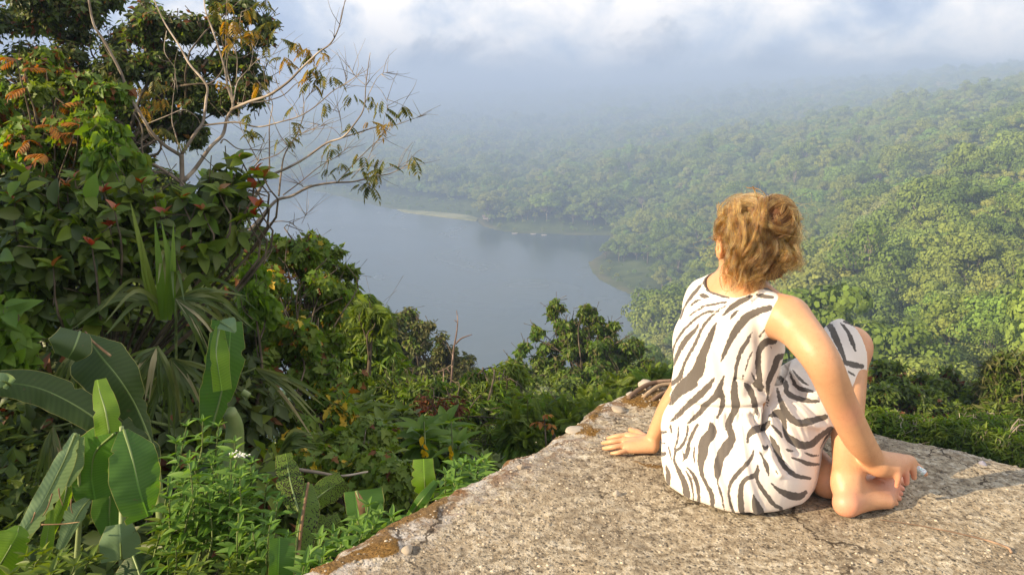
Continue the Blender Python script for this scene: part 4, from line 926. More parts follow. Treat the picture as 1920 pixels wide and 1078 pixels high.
# patterned plaster on the index finger
def plaster():
    a, b = P(1715, 873, 2.16), P(1733, 886.5, 2.156); V, F = tube([a, a * .7 + b * .3, a * .3 + b * .7, b], [.0098, .0100, .0095, .0088], 16, caps=False)
    F = [F[0]]; m = NT('floral_plaster'); p = m.obj(); c = m.ramp(m.noise(230, 2, 0.5, p), [(0.0, (0.80, 0.82, 0.84)), (0.45, (0.15, 0.45, 0.42)), (0.52, (0.75, 0.80, 0.82)), (0.60, (0.50, 0.10, 0.22)), (0.66, (0.80, 0.80, 0.85)), (0.72, (0.10, 0.20, 0.45))], 'CONSTANT')
    link('finger_plaster', np_mesh('plaster', V - PO, F, [m.done(m.pbsdf(c, 0.4))]), PERSON)
plaster()
meye = NT('eye'); meye = meye.done(meye.pbsdf((0.7, 0.7, 0.68), 0.1)); 
for sg in (-1, 1):
    V, F = blob(.0105, 1, 2, 1.0, 0.0); c = HEAD + HF * .0815 + HL * sg * .030 + [0, 0, -.002]; link('eye', np_mesh('eye', V * [1, 1 / .75, 1] + c - PO, F, [meye]), PERSON)
# ------------------------------------------------------------------ hair
hr = np.random.default_rng(21)
def hair_all():
    HC = HEAD + np.array([0, 0, .014]); BUN = P(1452, 410, 2.06); BR = .060
    strands, radii = [], []
    def add(pts, r0, r1): strands.append(np.asarray(pts)); radii.append(np.linspace(r0, r1, len(pts)))
    rx = np.array([.083, .101, .099])
    def skull(d, lift=1.0): # d local dir (L,F,U) -> world
        return HC + (HL * d[0] * rx[0] + HF * d[1] * rx[1] + np.array([0, 0, 1]) * d[2] * rx[2]) * lift
    def curl(base, amp, freq, ph, ax=None):
        n = len(base); T = unit(np.gradient(base, axis=0)); A = unit(np.cross(T, [0.3, 0.9, 0.2])); B = np.cross(T, A); t = np.linspace(0, 1, n)
        am = amp * np.clip(t * 2.5, 0, 1); w = 2 * np.pi * freq * t + ph
        return base + (am * np.cos(w))[:, None] * A + (am * np.sin(w))[:, None] * B
    # 1. hair combed up over the skull towards the bun, in locks
    for L in range(150):
        while True:
            d = unit(hr.normal(size=3))
            if not (d[1] > 0.45 and d[2] < 0.55) and d[2] > -0.75: break
        e_ = unit(np.array([0.42, -0.75, 0.42]) + hr.normal(size=3) * 0.20)
        side = unit(np.cross(d, e_)); sw = hr.normal() * 0.25; lift0 = hr.uniform(1.0, 1.10); am = hr.uniform(.001, .006); fr_ = hr.uniform(.8, 2.4); ph = hr.uniform(0, 6.28)
        for k in range(26):
            dd = unit(d + hr.normal(size=3) * 0.045); ee = unit(e_ + hr.normal(size=3) * 0.07); t = np.linspace(0, 1, 12)[:, None]
            path = unit(dd * (1 - t) + ee * t + side * sw * np.sin(np.pi * t)); lift = lift0 + 0.07 * np.sin(np.pi * t) + hr.normal() * .012
            w = np.array([skull(a, l[0]) for a, l in zip(path, lift)]); add(curl(w, am * hr.uniform(.7, 1.2), fr_, ph + hr.normal() * .25), .00045, .00025)
    # 2. the bun: strands wound round a ball
    for L in range(70):
        ax = unit(np.array([0.35, -0.75, 0.30]) + hr.normal(size=3) * 0.55); A = unit(np.cross(ax, hr.normal(size=3))); B = np.cross(ax, A); h0 = hr.uniform(-.75, .75); a0 = hr.uniform(0, 6.28); ln = hr.uniform(1.8, 4.2); rr0 = hr.uniform(.86, 1.06)
        for k in range(26):
            a = a0 + np.linspace(0, ln, 13) + hr.normal() * .08; h = np.clip(h0 + hr.normal() * .06 + .10 * np.sin(a), -.95, .95); rr = BR * (rr0 + hr.normal() * .022) * np.ones(13); c = np.sqrt(1 - h ** 2)
            add(BUN + (np.cos(a) * c * rr)[:, None] * A + (np.sin(a) * c * rr)[:, None] * B + (h * rr)[:, None] * ax, .00045, .0003)
    # 3. loose curls that hang over the nape
    for L in range(150):
        x0 = hr.uniform(1362, 1492) if L < 118 else hr.uniform(1366, 1408); y0 = hr.uniform(395, 480); x1 = x0 + hr.normal() * 12 - (x0 - 1425) * .12; y1 = min(hr.uniform(488, 548), 552 - abs(x0 - 1402) * .55)
        d0 = 2.035 + hr.uniform(-.02, .03) + ((x0 - 1420) / 90) ** 2 * .035
        p0, p1 = P(x0, y0, d0), P(x1, y1, 2.04 + ((x1 - 1410) / 80) ** 2 * .03 + hr.uniform(-.02, .02)); am = hr.uniform(.005, .013); f = hr.uniform(.8, 2.0); ph = hr.uniform(0, 6.28)
        mid_ = (p0 + p1) / 2 + np.array([hr.normal() * .008, -.008, 0])
        for k in range(20):
            j = hr.normal(size=3) * .0028; b = spline([p0 + j * 1.6, mid_ + j, p1 + j * 1.2 + [0, 0, hr.normal() * .008]], 16); add(curl(b, am * hr.uniform(.9, 1.1), f, ph + hr.normal() * .12), .00042, .0002)
    # 4. locks down the left temple over the ear
    for L in range(34):
        x0 = hr.uniform(1346, 1392); y0 = hr.uniform(372, 420); x1 = x0 + hr.uniform(-6, 12); y1 = hr.uniform(450, 530) if x1 > 1366 else hr.uniform(425, 462)
        dz = 2.075 + (1380 - x0) / 40 * .05; p0, p1 = P(x0, y0, dz), P(x1, y1, dz + hr.uniform(-.02, .01)); am = hr.uniform(.003, .008); f = hr.uniform(.8, 2); ph = hr.uniform(0, 6.28)
        for k in range(20):
            j = hr.normal(size=3) * .003; b = spline([p0 + j, (p0 + p1) / 2 + j + [-.006, -.004, 0], p1 + j * 2], 14); add(curl(b, am, f, ph + hr.normal() * .14), .00042, .0002)
    # right side curls
    for L in range(60):
        x0 = hr.uniform(1476, 1503); y0 = hr.uniform(395, 485); x1 = hr.uniform(1466, 1502); y1 = min(y0 + hr.uniform(20, 60), 500)
        p0, p1 = P(x0, y0, 2.10 + hr.uniform(-.03, .05)), P(x1, y1, 2.08 + hr.uniform(-.03, .03)); am = hr.uniform(.005, .013); f = hr.uniform(.8, 2); ph = hr.uniform(0, 6.28)
        for k in range(16):
            j = hr.normal(size=3) * .003; b = spline([p0 + j, (p0 + p1) / 2 + j, p1 + j * 2], 14); add(curl(b, am, f, ph + hr.normal() * .14), .00042, .0002)
    # a few named strands of the photograph: bright ribbon over the middle, the loop on the shoulder
    for pts, dd, n in [([(1412,350),(1424,385),(1420,420),(1408,455),(1392,480)], 2.0, 40), ([(1400,352),(1425,356),(1440,372)], 2.02, 30), ([(1376,470),(1378,510),(1370,545)], 2.02, 14), ([(1392,505),(1382,535),(1358,545),(1350,520),(1366,516),(1380,530),(1360,552)], 2.0, 5), ([(1468,505),(1490,500),(1499,485),(1496,470)], 2.03, 6), ([(1344,404),(1352,384),(1372,368),(1392,362)], 2.09, 12)]:
        for k in range(n):
            s = spline(np.array(pts, float), 18); j = hr.normal() * 1.1; w = np.array([P(a + j + hr.normal() * .15, b + j * .6, dd + hr.normal() * .003) for a, b in s]); add(w, .0005, .0003)
    for k in range(260):                                                     # flyaways
        d = unit(hr.normal(size=3)); 
        if d[1] > .5: continue
        c0 = HC if hr.random() < .65 else BUN; p = (skull(d, 1.05) if c0 is HC else BUN + d * BR); q_ = p + unit(p - c0) * hr.uniform(.006, .022) + hr.normal(size=3) * .02 + [0, 0, -.01]; r_ = q_ + hr.normal(size=3) * .018 + [0, 0, -.012]
        add(spline([p, q_, r_], 10), .00032, .00015)
    hc = bpy.data.hair_curves.new('hair_strands'); hc.add_curves([len(s) for s in strands])
    allv = np.concatenate(strands) - PO; hc.position_data.foreach_set('vector', allv.astype(np.float32).ravel()) if hasattr(hc, 'position_data') else hc.attributes['position'].data.foreach_set('vector', allv.astype(np.float32).ravel())
    ra = hc.attributes.get('radius') or hc.attributes.new('radius', 'FLOAT', 'POINT'); ra.data.foreach_set('value', np.concatenate(radii).astype(np.float32))
    m = NT('golden_hair'); ci = m.n('ShaderNodeHairInfo'); c = m.ramp(ci.outputs['Random'], [(0.0, (0.06, 0.018, 0.004)), (0.35, (0.19, 0.066, 0.011)), (0.7, (0.50, 0.205, 0.032)), (1.0, (0.86, 0.50, 0.11))])
    h = m.n('ShaderNodeBsdfHairPrincipled'); h.parametrization = 'COLOR'; lk = m.noise(45, 2, .5, m.obj()); c = m.mix(m.ramp(lk, [(.38, 0.75), (.6, 0.0)]), c, (0.05, 0.015, 0.004)); m.l(c, h.inputs['Color']); h.inputs['Roughness'].default_value = 0.32; h.inputs['Radial Roughness'].default_value = 0.4
    hc.materials.append(m.done(h)); o = link('hair', hc, PERSON)
    # darker mass beneath the strands
    S = SDF((.48, 1.95, .52), (.82, 2.32, .86), .004)
    S.ell(HC - HF * .006, (.083, .098, .097), .02, HY); S.ell(BUN, (.050, .050, .050), .02); S.ell(P(1432, 495, 2.075), (.068, .035, .045), .03); S.ell(P(1400, 500, 2.08), (.04, .035, .045), .02)
    n_ = HF; S.halfspace(HC + HF * .055, unit(HF * 1.0 + np.array([0, 0, -.55]))); S.ell(HEAD - HL * .085 + [0, 0, -.055] , (.030, .05, .05), 0.01, HY, sub=True)
    V, Q = S.mesh(1); N_ = vnormals(V, Q); V = V + N_ * (fbm(V * 60, 3) * .010)[:, None]
    m = NT('hair_mass'); n1 = m.noise(90, 4, 0.6, m.obj()); c = m.mix(n1, (0.04, 0.014, 0.004), (0.13, 0.05, 0.014)); link('hair_mass', np_mesh('hair_mass', V - PO, [Q], [m.done(m.pbsdf(c, 0.6, m.bump(n1, 0.8, 0.004), 0.3))]), o)
hair_all()
# ------------------------------------------------------------------ plants
def leaf_grid(w, rows=5, droop=0.25, fold=0.18, cols=3, tip=1.0):
    t = np.linspace(0, 1, rows); V = []; 
    for a in t:
        ww = w * (math.sin(math.pi * min(1, a ** 0.8 * 0.96 + 0.04)) ** 0.8) * 0.5
        for c in np.linspace(-1, 1, cols): V.append([c * ww, a, abs(c) * ww * fold * 2 - droop * a * a])
    F = [[r * cols + c, r * cols + c + 1, (r + 1) * cols + c + 1, (r + 1) * cols + c] for r in range(rows - 1) for c in range(cols - 1)]
    return np.array(V), [np.array(F)]
T_OVAL = leaf_grid(0.52, 6, 0.22, 0.25); T_WIDE = leaf_grid(0.66, 6, 0.28, 0.2); T_LANCE = leaf_grid(0.24, 5, 0.35, 0.3); T_BIG = leaf_grid(0.36, 7, 0.45, 0.3)
T_S = (np.array([[0, 0, 0], [.24, .5, .07], [0, 1, -.12], [-.24, .5, .07]]), [np.array([[0, 1, 2], [0, 2, 3]])])
T_SL = (np.array([[0, 0, 0], [.11, .45, .05], [0, 1, -.22], [-.11, .45, .05]]), [np.array([[0, 1, 2], [0, 2, 3]])])
def lobed():
    a = [(0,0),(.30,-.12),(.22,.12),(.50,.35),(.24,.42),(.20,.70),(0,1.0),(-.20,.70),(-.24,.42),(-.50,.35),(-.22,.12),(-.30,-.12)]
    V = [[x, y, -0.15 * y * y + abs(x) * .25] for x, y in a] + [[0, .35, -.03]]; n = len(a); return np.array(V), [np.array([[i, (i + 1) % n, n] for i in range(n)])]
T_IVY = lobed()
def heart():
    a = [(0,0),(.25,-.12),(.42,.10),(.36,.40),(.18,.72),(0,1.0),(-.18,.72),(-.36,.40),(-.42,.10),(-.25,-.12)]
    V = [[x, y, -0.2 * y * y + abs(x) * .2] for x, y in a] + [[0, .3, -.05]]; n = len(a); return np.array(V), [np.array([[i, (i + 1) % n, n] for i in range(n)])]
T_HEART = heart()
def pinnate(n=7, wid=0.42, tl=T_SL, droop=0.35, lw=1.0):
    pts, R, sc = [], [], []
    for i in range(n):
        y = 0.18 + 0.75 * i / n; z = -droop * y * y
        for s in (-1, 1): pts.append([0, y, z]); d = unit(np.array([s * 1.0, 0.55, -0.45])); R.append(rot_to(d)); sc.append(wid * (0.75 + 0.5 * math.sin(math.pi * (i + 1) / (n + 1))))
    pts.append([0, 0.93, -droop * .86]); R.append(rot_to(unit(np.array([0, 1, -.6])))); sc.append(wid)
    V, F = place_many((tl[0] * [lw, 1, 1], tl[1]), np.array(pts), np.array(R), np.array(sc))
    y = np.linspace(0, 0.95, 4); v2, f2 = tube(np.c_[y * 0, y, -droop * y * y], .008, 3, False); return merge([(V, F), (v2, [f2[0]])])
T_PIN = pinnate(); T_FERN = pinnate(14, 0.30, T_SL, 0.3, 0.9); T_PINW = pinnate(5, 0.42, leaf_grid(0.30, 4, 0.3, 0.3), 0.22)
def sprig(tl, n=8, r=None, lsc=0.42, whorl=False, droop=0.3, ang=0.9, seed=0):
    """a twig along +Y of unit length with leaves round it"""
    r = np.random.default_rng(seed + 50); pts, R, sc = [], [], []
    for i in range(n):
        t = (0.25 + 0.75 * (i + 1) / n) if not whorl else r.uniform(0.82, 1.0); a = i * 2.399 + r.uniform(-.3, .3)
        d = np.array([math.cos(a) * math.sin(ang), math.cos(ang) + (0.2 if i > n - 3 else 0), math.sin(a) * math.sin(ang)]); d = unit(d + r.normal(size=3) * 0.12)
        pts.append([0, t, 0]); R.append(rot_to(d, np.array([0, 1, 0.0]) + r.normal(size=3) * .1, r.uniform(-.4, .4))); sc.append(lsc * r.uniform(0.75, 1.2))
    return np.array(pts), np.array(R), np.array(sc)
def E(px, py, d, rx, ry, rd=None):
    s = d / FPX; rd = rd if rd else (rx + ry) / 2; return (P(px, py, d), np.array([rx * s, rd * s, ry * s]))
MSTEM = bark_mat('brown_stem', (0.045, 0.035, 0.022), (0.095, 0.075, 0.05), 30); MGST = bark_mat('green_stem', (0.07, 0.10, 0.03), (0.12, 0.15, 0.05), 30); MGREY = bark_mat('grey_bark', (0.15, 0.115, 0.085), (0.34, 0.285, 0.22), 14)
def foliage(lobes, n, tl, lsize, sl=None, k=8, up=0.35, back=0.35, shell=0.55, whorl=False, ang=0.9, droop=0.0, r=None, seed=1, jit=0.35, lsz_var=.25):
    """leaf transforms: twigs spread through the lobes (ellipsoids), leaves round each twig. lsize, sl in metres"""
    r = np.random.default_rng(seed); vol = np.array([np.prod(l[1]) ** (1.6 / 3) for l in lobes]); pr = vol / vol.sum(); cam0 = np.array([0, 0, CAMZ])
    variants = [sprig(tl, k, None, 1.0, whorl, 0, ang, s) for s in range(5)]; sl = sl or lsize * 2.2
    PP, RR, SS, TW = [], [], [], []
    cnt = 0
    while cnt < n:
        c, rad = lobes[r.choice(len(lobes), p=pr)]; d = unit(r.normal(size=3))
        if (d @ unit(cam0 - c)) < -0.15 and r.random() > back: continue
        rr = shell + (1 - shell) * r.random() ** 0.6; p = c + d * rad * rr
        o = unit(d / rad * rad.mean() + np.array([0, 0, up]) + r.normal(size=3) * jit); o = unit(o + np.array([0, 0, -droop]))
        M = rot_to(o, None, r.uniform(0, 6.28)); a, b, s = variants[r.integers(5)]
        base = p - o * sl; PP.append(base + (a * sl) @ M.T); RR.append(M @ b); SS.append(s * lsize * r.uniform(1 - lsz_var, 1 + lsz_var)); TW.append((base, p)); cnt += 1
    return np.concatenate(PP), np.concatenate(RR), np.concatenate(SS), TW
def droop_frames(R, amt, r):
    """turn leaves a little towards the ground, as their weight does"""
    d = R[:, :, 1].copy(); d[:, 2] -= amt; up = R[:, :, 2].copy(); up[:, 2] += 0.6; return rot_to(unit(d), up)
def twigs(TW, rad, frac, r, k=3):
    parts = []
    for a, b in TW:
        if r.random() < frac: parts.append(tube(np.array([a - (b - a) * .3, a, b]), [rad, rad * .8, rad * .4], k, False))
    return parts
def limbs_to(base, lobes, r, per=3, r0=.03, r1=.008, wob=0.12, bend=0.0):
    """a wandering main stem up to the middle of the crown, limbs leaving it at different heights"""
    cen = np.mean([c for c, _ in lobes], axis=0); L0 = np.linalg.norm(cen - base)
    main = spline([base, base * .65 + cen * .35 + r.normal(size=3) * L0 * .06, base * .3 + cen * .7 + r.normal(size=3) * L0 * .06, cen], 16); parts = [tube(main, np.linspace(r0 * 1.5, r1 * 1.2, 16), 7)]
    for c, rad in lobes:
        for _ in range(per):
            e = c + r.normal(size=3) * rad * .5; s0 = main[r.integers(5, 15)]; L = np.linalg.norm(e - s0)
            m1 = s0 * .62 + e * .38 + r.normal(size=3) * L * .10 + [0, 0, .08 * L]; m2 = s0 * .28 + e * .72 + r.normal(size=3) * L * .10 + [0, 0, .05 * L]
            parts.append(tube(spline([s0, m1, m2, e], 10), np.linspace(r0 * .6, r1 * .6, 10), 5))
    return parts
def plant(name, cat, label, base, lobes, n, tl, mat, lsize, group=None, sep=0, stem=MSTEM, stem_name='stem', limb=(3, .03, .008), twig=(.003, .4), amt=0.6, seed=1, mats2=None, clump=0, leafname='leaf', massname='foliage', **kw):
    """an Empty with a stem part, up to `sep` separate leaves and the remaining leaves as one mass; mats2: [(material, share)]"""
    r = np.random.default_rng(seed * 7 + 1); base = np.array(base, float); big = lobes
    if clump:
        lobes = []
        for c, rad in big:
            for _ in range(clump):
                d = unit(r.normal(size=3)); f = r.uniform(.30, .52); lobes.append((c + d * rad * r.uniform(.45, .95), rad * f * r.uniform(.8, 1.2, 3)))
    root = empty(name, tuple(base), label, cat, group)
    p, R, s, TW = foliage(lobes, n, tl, lsize, seed=seed, **kw); R = droop_frames(R, amt, r)
    mats = [mat] + [m for m, _ in (mats2 or [])]; pick = np.zeros(len(p), int); u = r.random(len(p)); acc = 0
    # coloured leaves come in patches
    pn = vnoise(p * 1.7 + seed) if mats2 else None
    if mats2:
        u = np.argsort(np.argsort(0.55 * pn + 0.45 * u)) / len(u)
    for i, (_, sh) in enumerate(mats2 or []): pick[(u >= acc) & (u < acc + sh)] = i + 1; acc += sh
    idx = np.arange(len(p))
    if sep:
        sx, sy, sd = proj(p); inf = (sx > -20) & (sx < 1940) & (sy > -20) & (sy < 1098); near = np.where(inf, sd - s * 4, 1e9); idx_s = np.argsort(near)[:sep]; idx_s = idx_s[near[idx_s] < 1e8]
        lm = [np_mesh('leaf', tl[0], tl[1], [m], smooth=True) for m in mats]
        for i in idx_s:
            o = bpy.data.objects.new(leafname, lm[pick[i]]); COL.objects.link(o); o.parent = root
            M = Matrix([[*(R[i][j] * s[i]), p[i][j] - base[j]] for j in range(3)] + [[0, 0, 0, 1]]); o.matrix_basis = M
        idx = np.setdiff1d(idx, idx_s)
    if len(idx):
        parts, mi = [], []
        for k in range(len(mats)):
            j = idx[pick[idx] == k]
            if len(j):
                q = place_many(tl, p[j] - base, R[j], s[j]); parts.append(q); mi.append((k, [len(f) for f in q[1]]))
        V, F = merge(parts); nar = len(tl[1]); midx = []
        order_ar = sorted(range(nar), key=lambda a: tl[1][a].shape[1])
        for a in order_ar:
            for k, ln in mi: midx += [k] * ln[a]
        o = link(massname, np_mesh(massname, V, F, mats, smooth=True, midx=midx), root); o['kind'] = 'stuff'
    parts = limbs_to(base, big, r, limb[0], limb[1], limb[2]) + twigs(TW, twig[0], twig[1], r)
    V, F = merge(parts); link(stem_name, np_mesh(stem_name, V - base, F, [stem]), root)
    return root

G3 = lambda a, b, c: [(0.0, a), (0.5, b), (1.0, c)]
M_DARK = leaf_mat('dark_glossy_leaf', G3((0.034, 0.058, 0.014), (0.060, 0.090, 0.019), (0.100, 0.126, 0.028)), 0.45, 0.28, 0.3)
M_MID = leaf_mat('mid_green_leaf', G3((0.070, 0.120, 0.015), (0.112, 0.170, 0.019), (0.170, 0.220, 0.030)), 0.5, 0.35, 0.3)
M_LIME = leaf_mat('lime_leaf', G3((0.075, 0.150, 0.018), (0.110, 0.200, 0.024), (0.160, 0.250, 0.035)), 0.5, 0.45, 0.3)
M_HERB = leaf_mat('herb_leaf', G3((0.070, 0.160, 0.022), (0.110, 0.215, 0.032), (0.160, 0.270, 0.050)), 0.5, 0.35, 0.3)
M_YEL = leaf_mat('yellow_leaf', G3((0.30, 0.24, 0.02), (0.46, 0.34, 0.025), (0.52, 0.30, 0.02)), 0.5, 0.35, 0.3)
M_ORA = leaf_mat('orange_leaf', G3((0.15, 0.062, 0.012), (0.30, 0.12, 0.016), (0.36, 0.20, 0.025)), 0.5, 0.35, 0.3)
M_BRO = leaf_mat('brown_leaf', G3((0.07, 0.028, 0.012), (0.13, 0.05, 0.02), (0.19, 0.09, 0.03)), 0.6, 0.2, 0.2)
M_RED = leaf_mat('young_red_leaf', G3((0.16, 0.035, 0.015), (0.34, 0.070, 0.028), (0.26, 0.15, 0.04)), 0.35, 0.35, 0.5)
M_OLI = leaf_mat('olive_leaf', G3((0.065, 0.080, 0.022), (0.110, 0.118, 0.034), (0.165, 0.145, 0.05)), 0.6, 0.25, 0.2)
M_PALM = leaf_mat('palm_leaf', G3((0.045, 0.075, 0.016), (0.085, 0.125, 0.026), (0.20, 0.21, 0.07)), 0.45, 0.35, 0.4)

# --- big tree filling the upper left
lobA = [E(40,40,13,110,80),E(150,30,13.4,110,70),E(250,60,13,80,70),E(330,40,13,70,50),E(395,60,13,40,34),E(60,140,12.6,120,70),E(190,130,13,90,60),E(300,150,13.2,80,55),E(380,130,13,50,40),
        E(420,185,13,50,28),E(460,180,13,38,16),E(100,230,12.8,110,60),E(230,220,13.4,80,50),E(310,230,13.6,70,40),E(370,250,13.5,40,22),E(240,290,13.6,60,40),E(440,20,13,56,28),E(490,40,13,20,16),E(480,70,13,26,18),E(450,110,13,36,20),E(472,150,13.2,34,14),E(345,200,13.2,60,40),E(10,250,12.5,80,90)]
plant('broadleaf_tree', 'tree', 'dark green tree with dense broad crown filling the upper left, sky showing through its right', P(150, 420, 13.3), lobA, 5200, T_S, M_DARK, .118, k=9, sep=0, stem=MSTEM, stem_name='trunk', massname='crown', limb=(1, .055, .012), twig=(.008, .5), amt=.8, seed=2, shell=.25, clump=7, up=.2, mats2=[(M_MID, .26), (M_OLI, .16), (M_BRO, .04), (M_ORA, .015)])
plant('broadleaf_tree', 'tree', 'small dark round tree top showing behind the fork of the bare tree', P(270, 440, 16.5), [E(300,345,16.5,44,30),E(260,360,16.5,50,40),E(330,372,16.5,26,22),E(210,350,16.5,60,50)], 900, T_S, M_DARK, .17, k=8, stem_name='trunk', massname='crown', limb=(1,.06,.02), twig=(.006,.2), seed=3, mats2=[(M_MID, .3)])
# --- an unseen tree added outside the left edge to shade the slope
plant('broadleaf_tree', 'tree', 'unseen leafy tree added outside the left edge to shade the banana plants', (-7.4, 3.6, -3.0), [(np.array([-7.3, 3.3, 3.0]), np.array([1.5, 1.7, 1.4])), (np.array([-7.0, 2.3, 2.2]), np.array([1.2, 1.0, .9])), (np.array([-7.2, 3.6, 1.4]), np.array([1.2, 1.4, .9])), (np.array([-7.3, 3.0, 2.0]), np.array([1.2, 1.3, 1.0]))], 1300, T_S, M_DARK, .22, k=8, stem_name='trunk', massname='crown', limb=(2,.09,.03), twig=(.01,.3), seed=4, back=1.0)

# --- vines and mixed leaves, left
plant('climbing_vine', 'vine', 'green lobed-leaf vine with orange and rusty patches draping the upper left', P(80, 520, 7.2), [E(40,210,7.3,80,70),E(120,180,7.1,80,60),E(190,200,7,60,55),E(60,300,6.9,90,60),E(170,270,6.9,70,55),E(225,290,6.8,50,50),E(110,130,7.4,60,40)], 1150, T_IVY, M_MID, .075, k=8, sep=200, amt=.9, seed=5, clump=5, up=.1, mats2=[(M_LIME, .22), (M_ORA, .06), (M_BRO, .10)], stem=MSTEM, limb=(3,.02,.006))
plant('climbing_vine', 'vine', 'pale lime heart-leaf vine hanging beside the left trunk of the bare tree', P(230, 520, 6.4), [E(220,320,6.5,60,60),E(200,260,6.6,40,50),E(250,370,6.3,50,40)], 200, T_HEART, M_LIME, .085, k=7, sep=120, amt=1.0, seed=6, up=0, droop=.5, mats2=[(M_MID, .3)], limb=(1,.008,.004))
# compound orange leaves
def fronds(name, cat, label, spots, tl, mat, size, seed, group=None, n=5, stem=MSTEM, spread=1.0, base=None, hang=.5):
    r = np.random.default_rng(seed); base = base if base is not None else P(*spots[0]) + [0, 0, -.5]; root = empty(name, tuple(base), label, cat, group); lm = np_mesh('frond', tl[0], tl[1], [mat]); tw = []
    for (px, py, d) in spots:
        c = P(px, py, d)
        for i in range(n):
            a = r.uniform(0, 6.28); o = unit(np.array([math.cos(a) * spread, math.sin(a) * .6, r.uniform(-hang, .5)])); R = rot_to(o); s = size * r.uniform(.75, 1.25)
            ob = bpy.data.objects.new('compound_leaf', lm); COL.objects.link(ob); ob.parent = root; q = c - base
            ob.matrix_basis = Matrix([[*(R[j] * s), q[j]] for j in range(3)] + [[0, 0, 0, 1]])
        tw.append(tube(spline([base, base * .4 + c * .6 + r.normal(size=3) * .06, c], 8), np.linspace(.012, .005, 8), 4))
    V, F = merge(tw); link('stem', np_mesh('stem', V - base, F, [stem]), root); return root
fronds('orange_leaf_shrub', 'shrub', 'spray of large orange compound leaves among the vines at left', [(95,235,6.6),(55,265,6.5),(140,250,6.6),(45,130,6.8),(30,112,6.8),(110,200,6.8),(85,290,6.4),(50,165,6.7),(150,235,6.6)], T_PINW, M_ORA, .15, 31, n=2, base=P(90, 420, 6.9))

# --- shrub with red young leaves
lobD = [E(50,380,5.0,100,60),E(150,420,4.9,90,70),E(60,480,4.8,90,70),E(190,490,4.9,80,60),E(40,560,4.8,80,60),E(150,560,4.9,90,50),E(290,425,5.2,70,36),E(380,380,5.2,70,50),E(440,345,5.3,45,50),E(235,365,5.4,50,34),E(330,460,5.1,90,50),E(430,430,5.2,50,40),E(210,380,5.1,70,50)]
plant('red_tipped_shrub', 'shrub', 'large glossy dark leaved shrub with red young tips spreading below the bare tree', P(200, 760, 5.4), lobD, 330, T_OVAL, M_DARK, .135, k=7, sep=290, amt=.6, seed=8, mats2=[(M_MID, .30), (M_LIME, .12)], up=.4, limb=(2,.014,.005), twig=(.004,.9), shell=.45)
rt = [(28,380,4.8),(100,500,4.6),(172,460,4.6),(125,352,4.9),(45,330,5),(215,395,4.7),(340,372,5.0),(410,360,5.0),(310,402,5.0),(452,300,5.1),(478,325,5.1),(494,334,5.1),(478,352,5.1),(484,388,5.0),(474,406,5.0),(462,408,5),(328,478,4.9),(205,425,4.8),(265,345,5.1),(290,375,5.1),(380,395,5.0),(195,360,4.9),(60,420,4.8),(140,335,5)]
def red_tips():
    r = np.random.default_rng(12); base = P(200, 760, 5.5); root = empty('red_young_shoots', tuple(base), 'upright shoots with red and bronze young leaves standing above the glossy dark shrub', 'shrub'); lm = np_mesh('leaf', *T_WIDE, [M_RED]); lg = np_mesh('leaf', *T_OVAL, [M_MID]); tw = []
    for px, py, d in rt:
        c = P(px, py, d)
        nr = r.integers(1, 4)
        for i in range(7):
            a = i * 2.4 + r.uniform(0, 1.5); o = unit(np.array([math.cos(a), math.sin(a), r.uniform(.6, 2.4) if i < nr else r.uniform(-.2, .8)])); R = rot_to(o, None, r.uniform(-.9, .9)); s = (.072 if i < nr else .105) * r.uniform(.7, 1.3)
            ob = bpy.data.objects.new('leaf', lm if i < nr else lg); COL.objects.link(ob); ob.parent = root; q = c - base; ob.matrix_basis = Matrix([[*(R[j] * s), q[j]] for j in range(3)] + [[0, 0, 0, 1]])
        tw.append(tube(spline([base, c + [0, 0, -.35], c], 8), np.linspace(.012, .004, 8), 4))
    V, F = merge(tw); link('stem', np_mesh('stem', V - base, F, [MSTEM]), root)
red_tips()
plant('leafy_shrub', 'shrub', 'bright green broad-leaved sprig at the left edge beside the dark banana leaf', P(-20, 760, 4.3), [E(5,610,4.2,36,50),E(20,660,4.2,28,40)], 14, T_OVAL, M_LIME, .15, k=6, sep=84, amt=.5, seed=9)

# --- fill: dark thicket behind the banana plants
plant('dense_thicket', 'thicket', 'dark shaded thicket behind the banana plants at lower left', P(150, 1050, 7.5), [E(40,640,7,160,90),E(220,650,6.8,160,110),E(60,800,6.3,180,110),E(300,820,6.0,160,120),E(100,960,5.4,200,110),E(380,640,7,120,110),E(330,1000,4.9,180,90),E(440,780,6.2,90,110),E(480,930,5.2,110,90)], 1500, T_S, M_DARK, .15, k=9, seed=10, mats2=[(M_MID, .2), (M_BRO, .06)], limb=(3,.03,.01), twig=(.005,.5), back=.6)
plant('dense_thicket', 'thicket', 'dark shaded thicket behind the red tipped shrub at left', P(100, 700, 8.5), [E(40,430,8.2,150,110),E(200,450,8,150,110),E(340,470,8.2,120,80),E(430,470,8.4,70,60),E(80,320,8.6,150,90),E(0,540,7.8,120,110),E(240,580,7.6,160,90),E(420,600,7.8,90,90)], 1300, T_S, M_DARK, .17, k=9, seed=11, mats2=[(M_MID, .18)], limb=(3,.03,.01), twig=(.005,.5), back=.6)

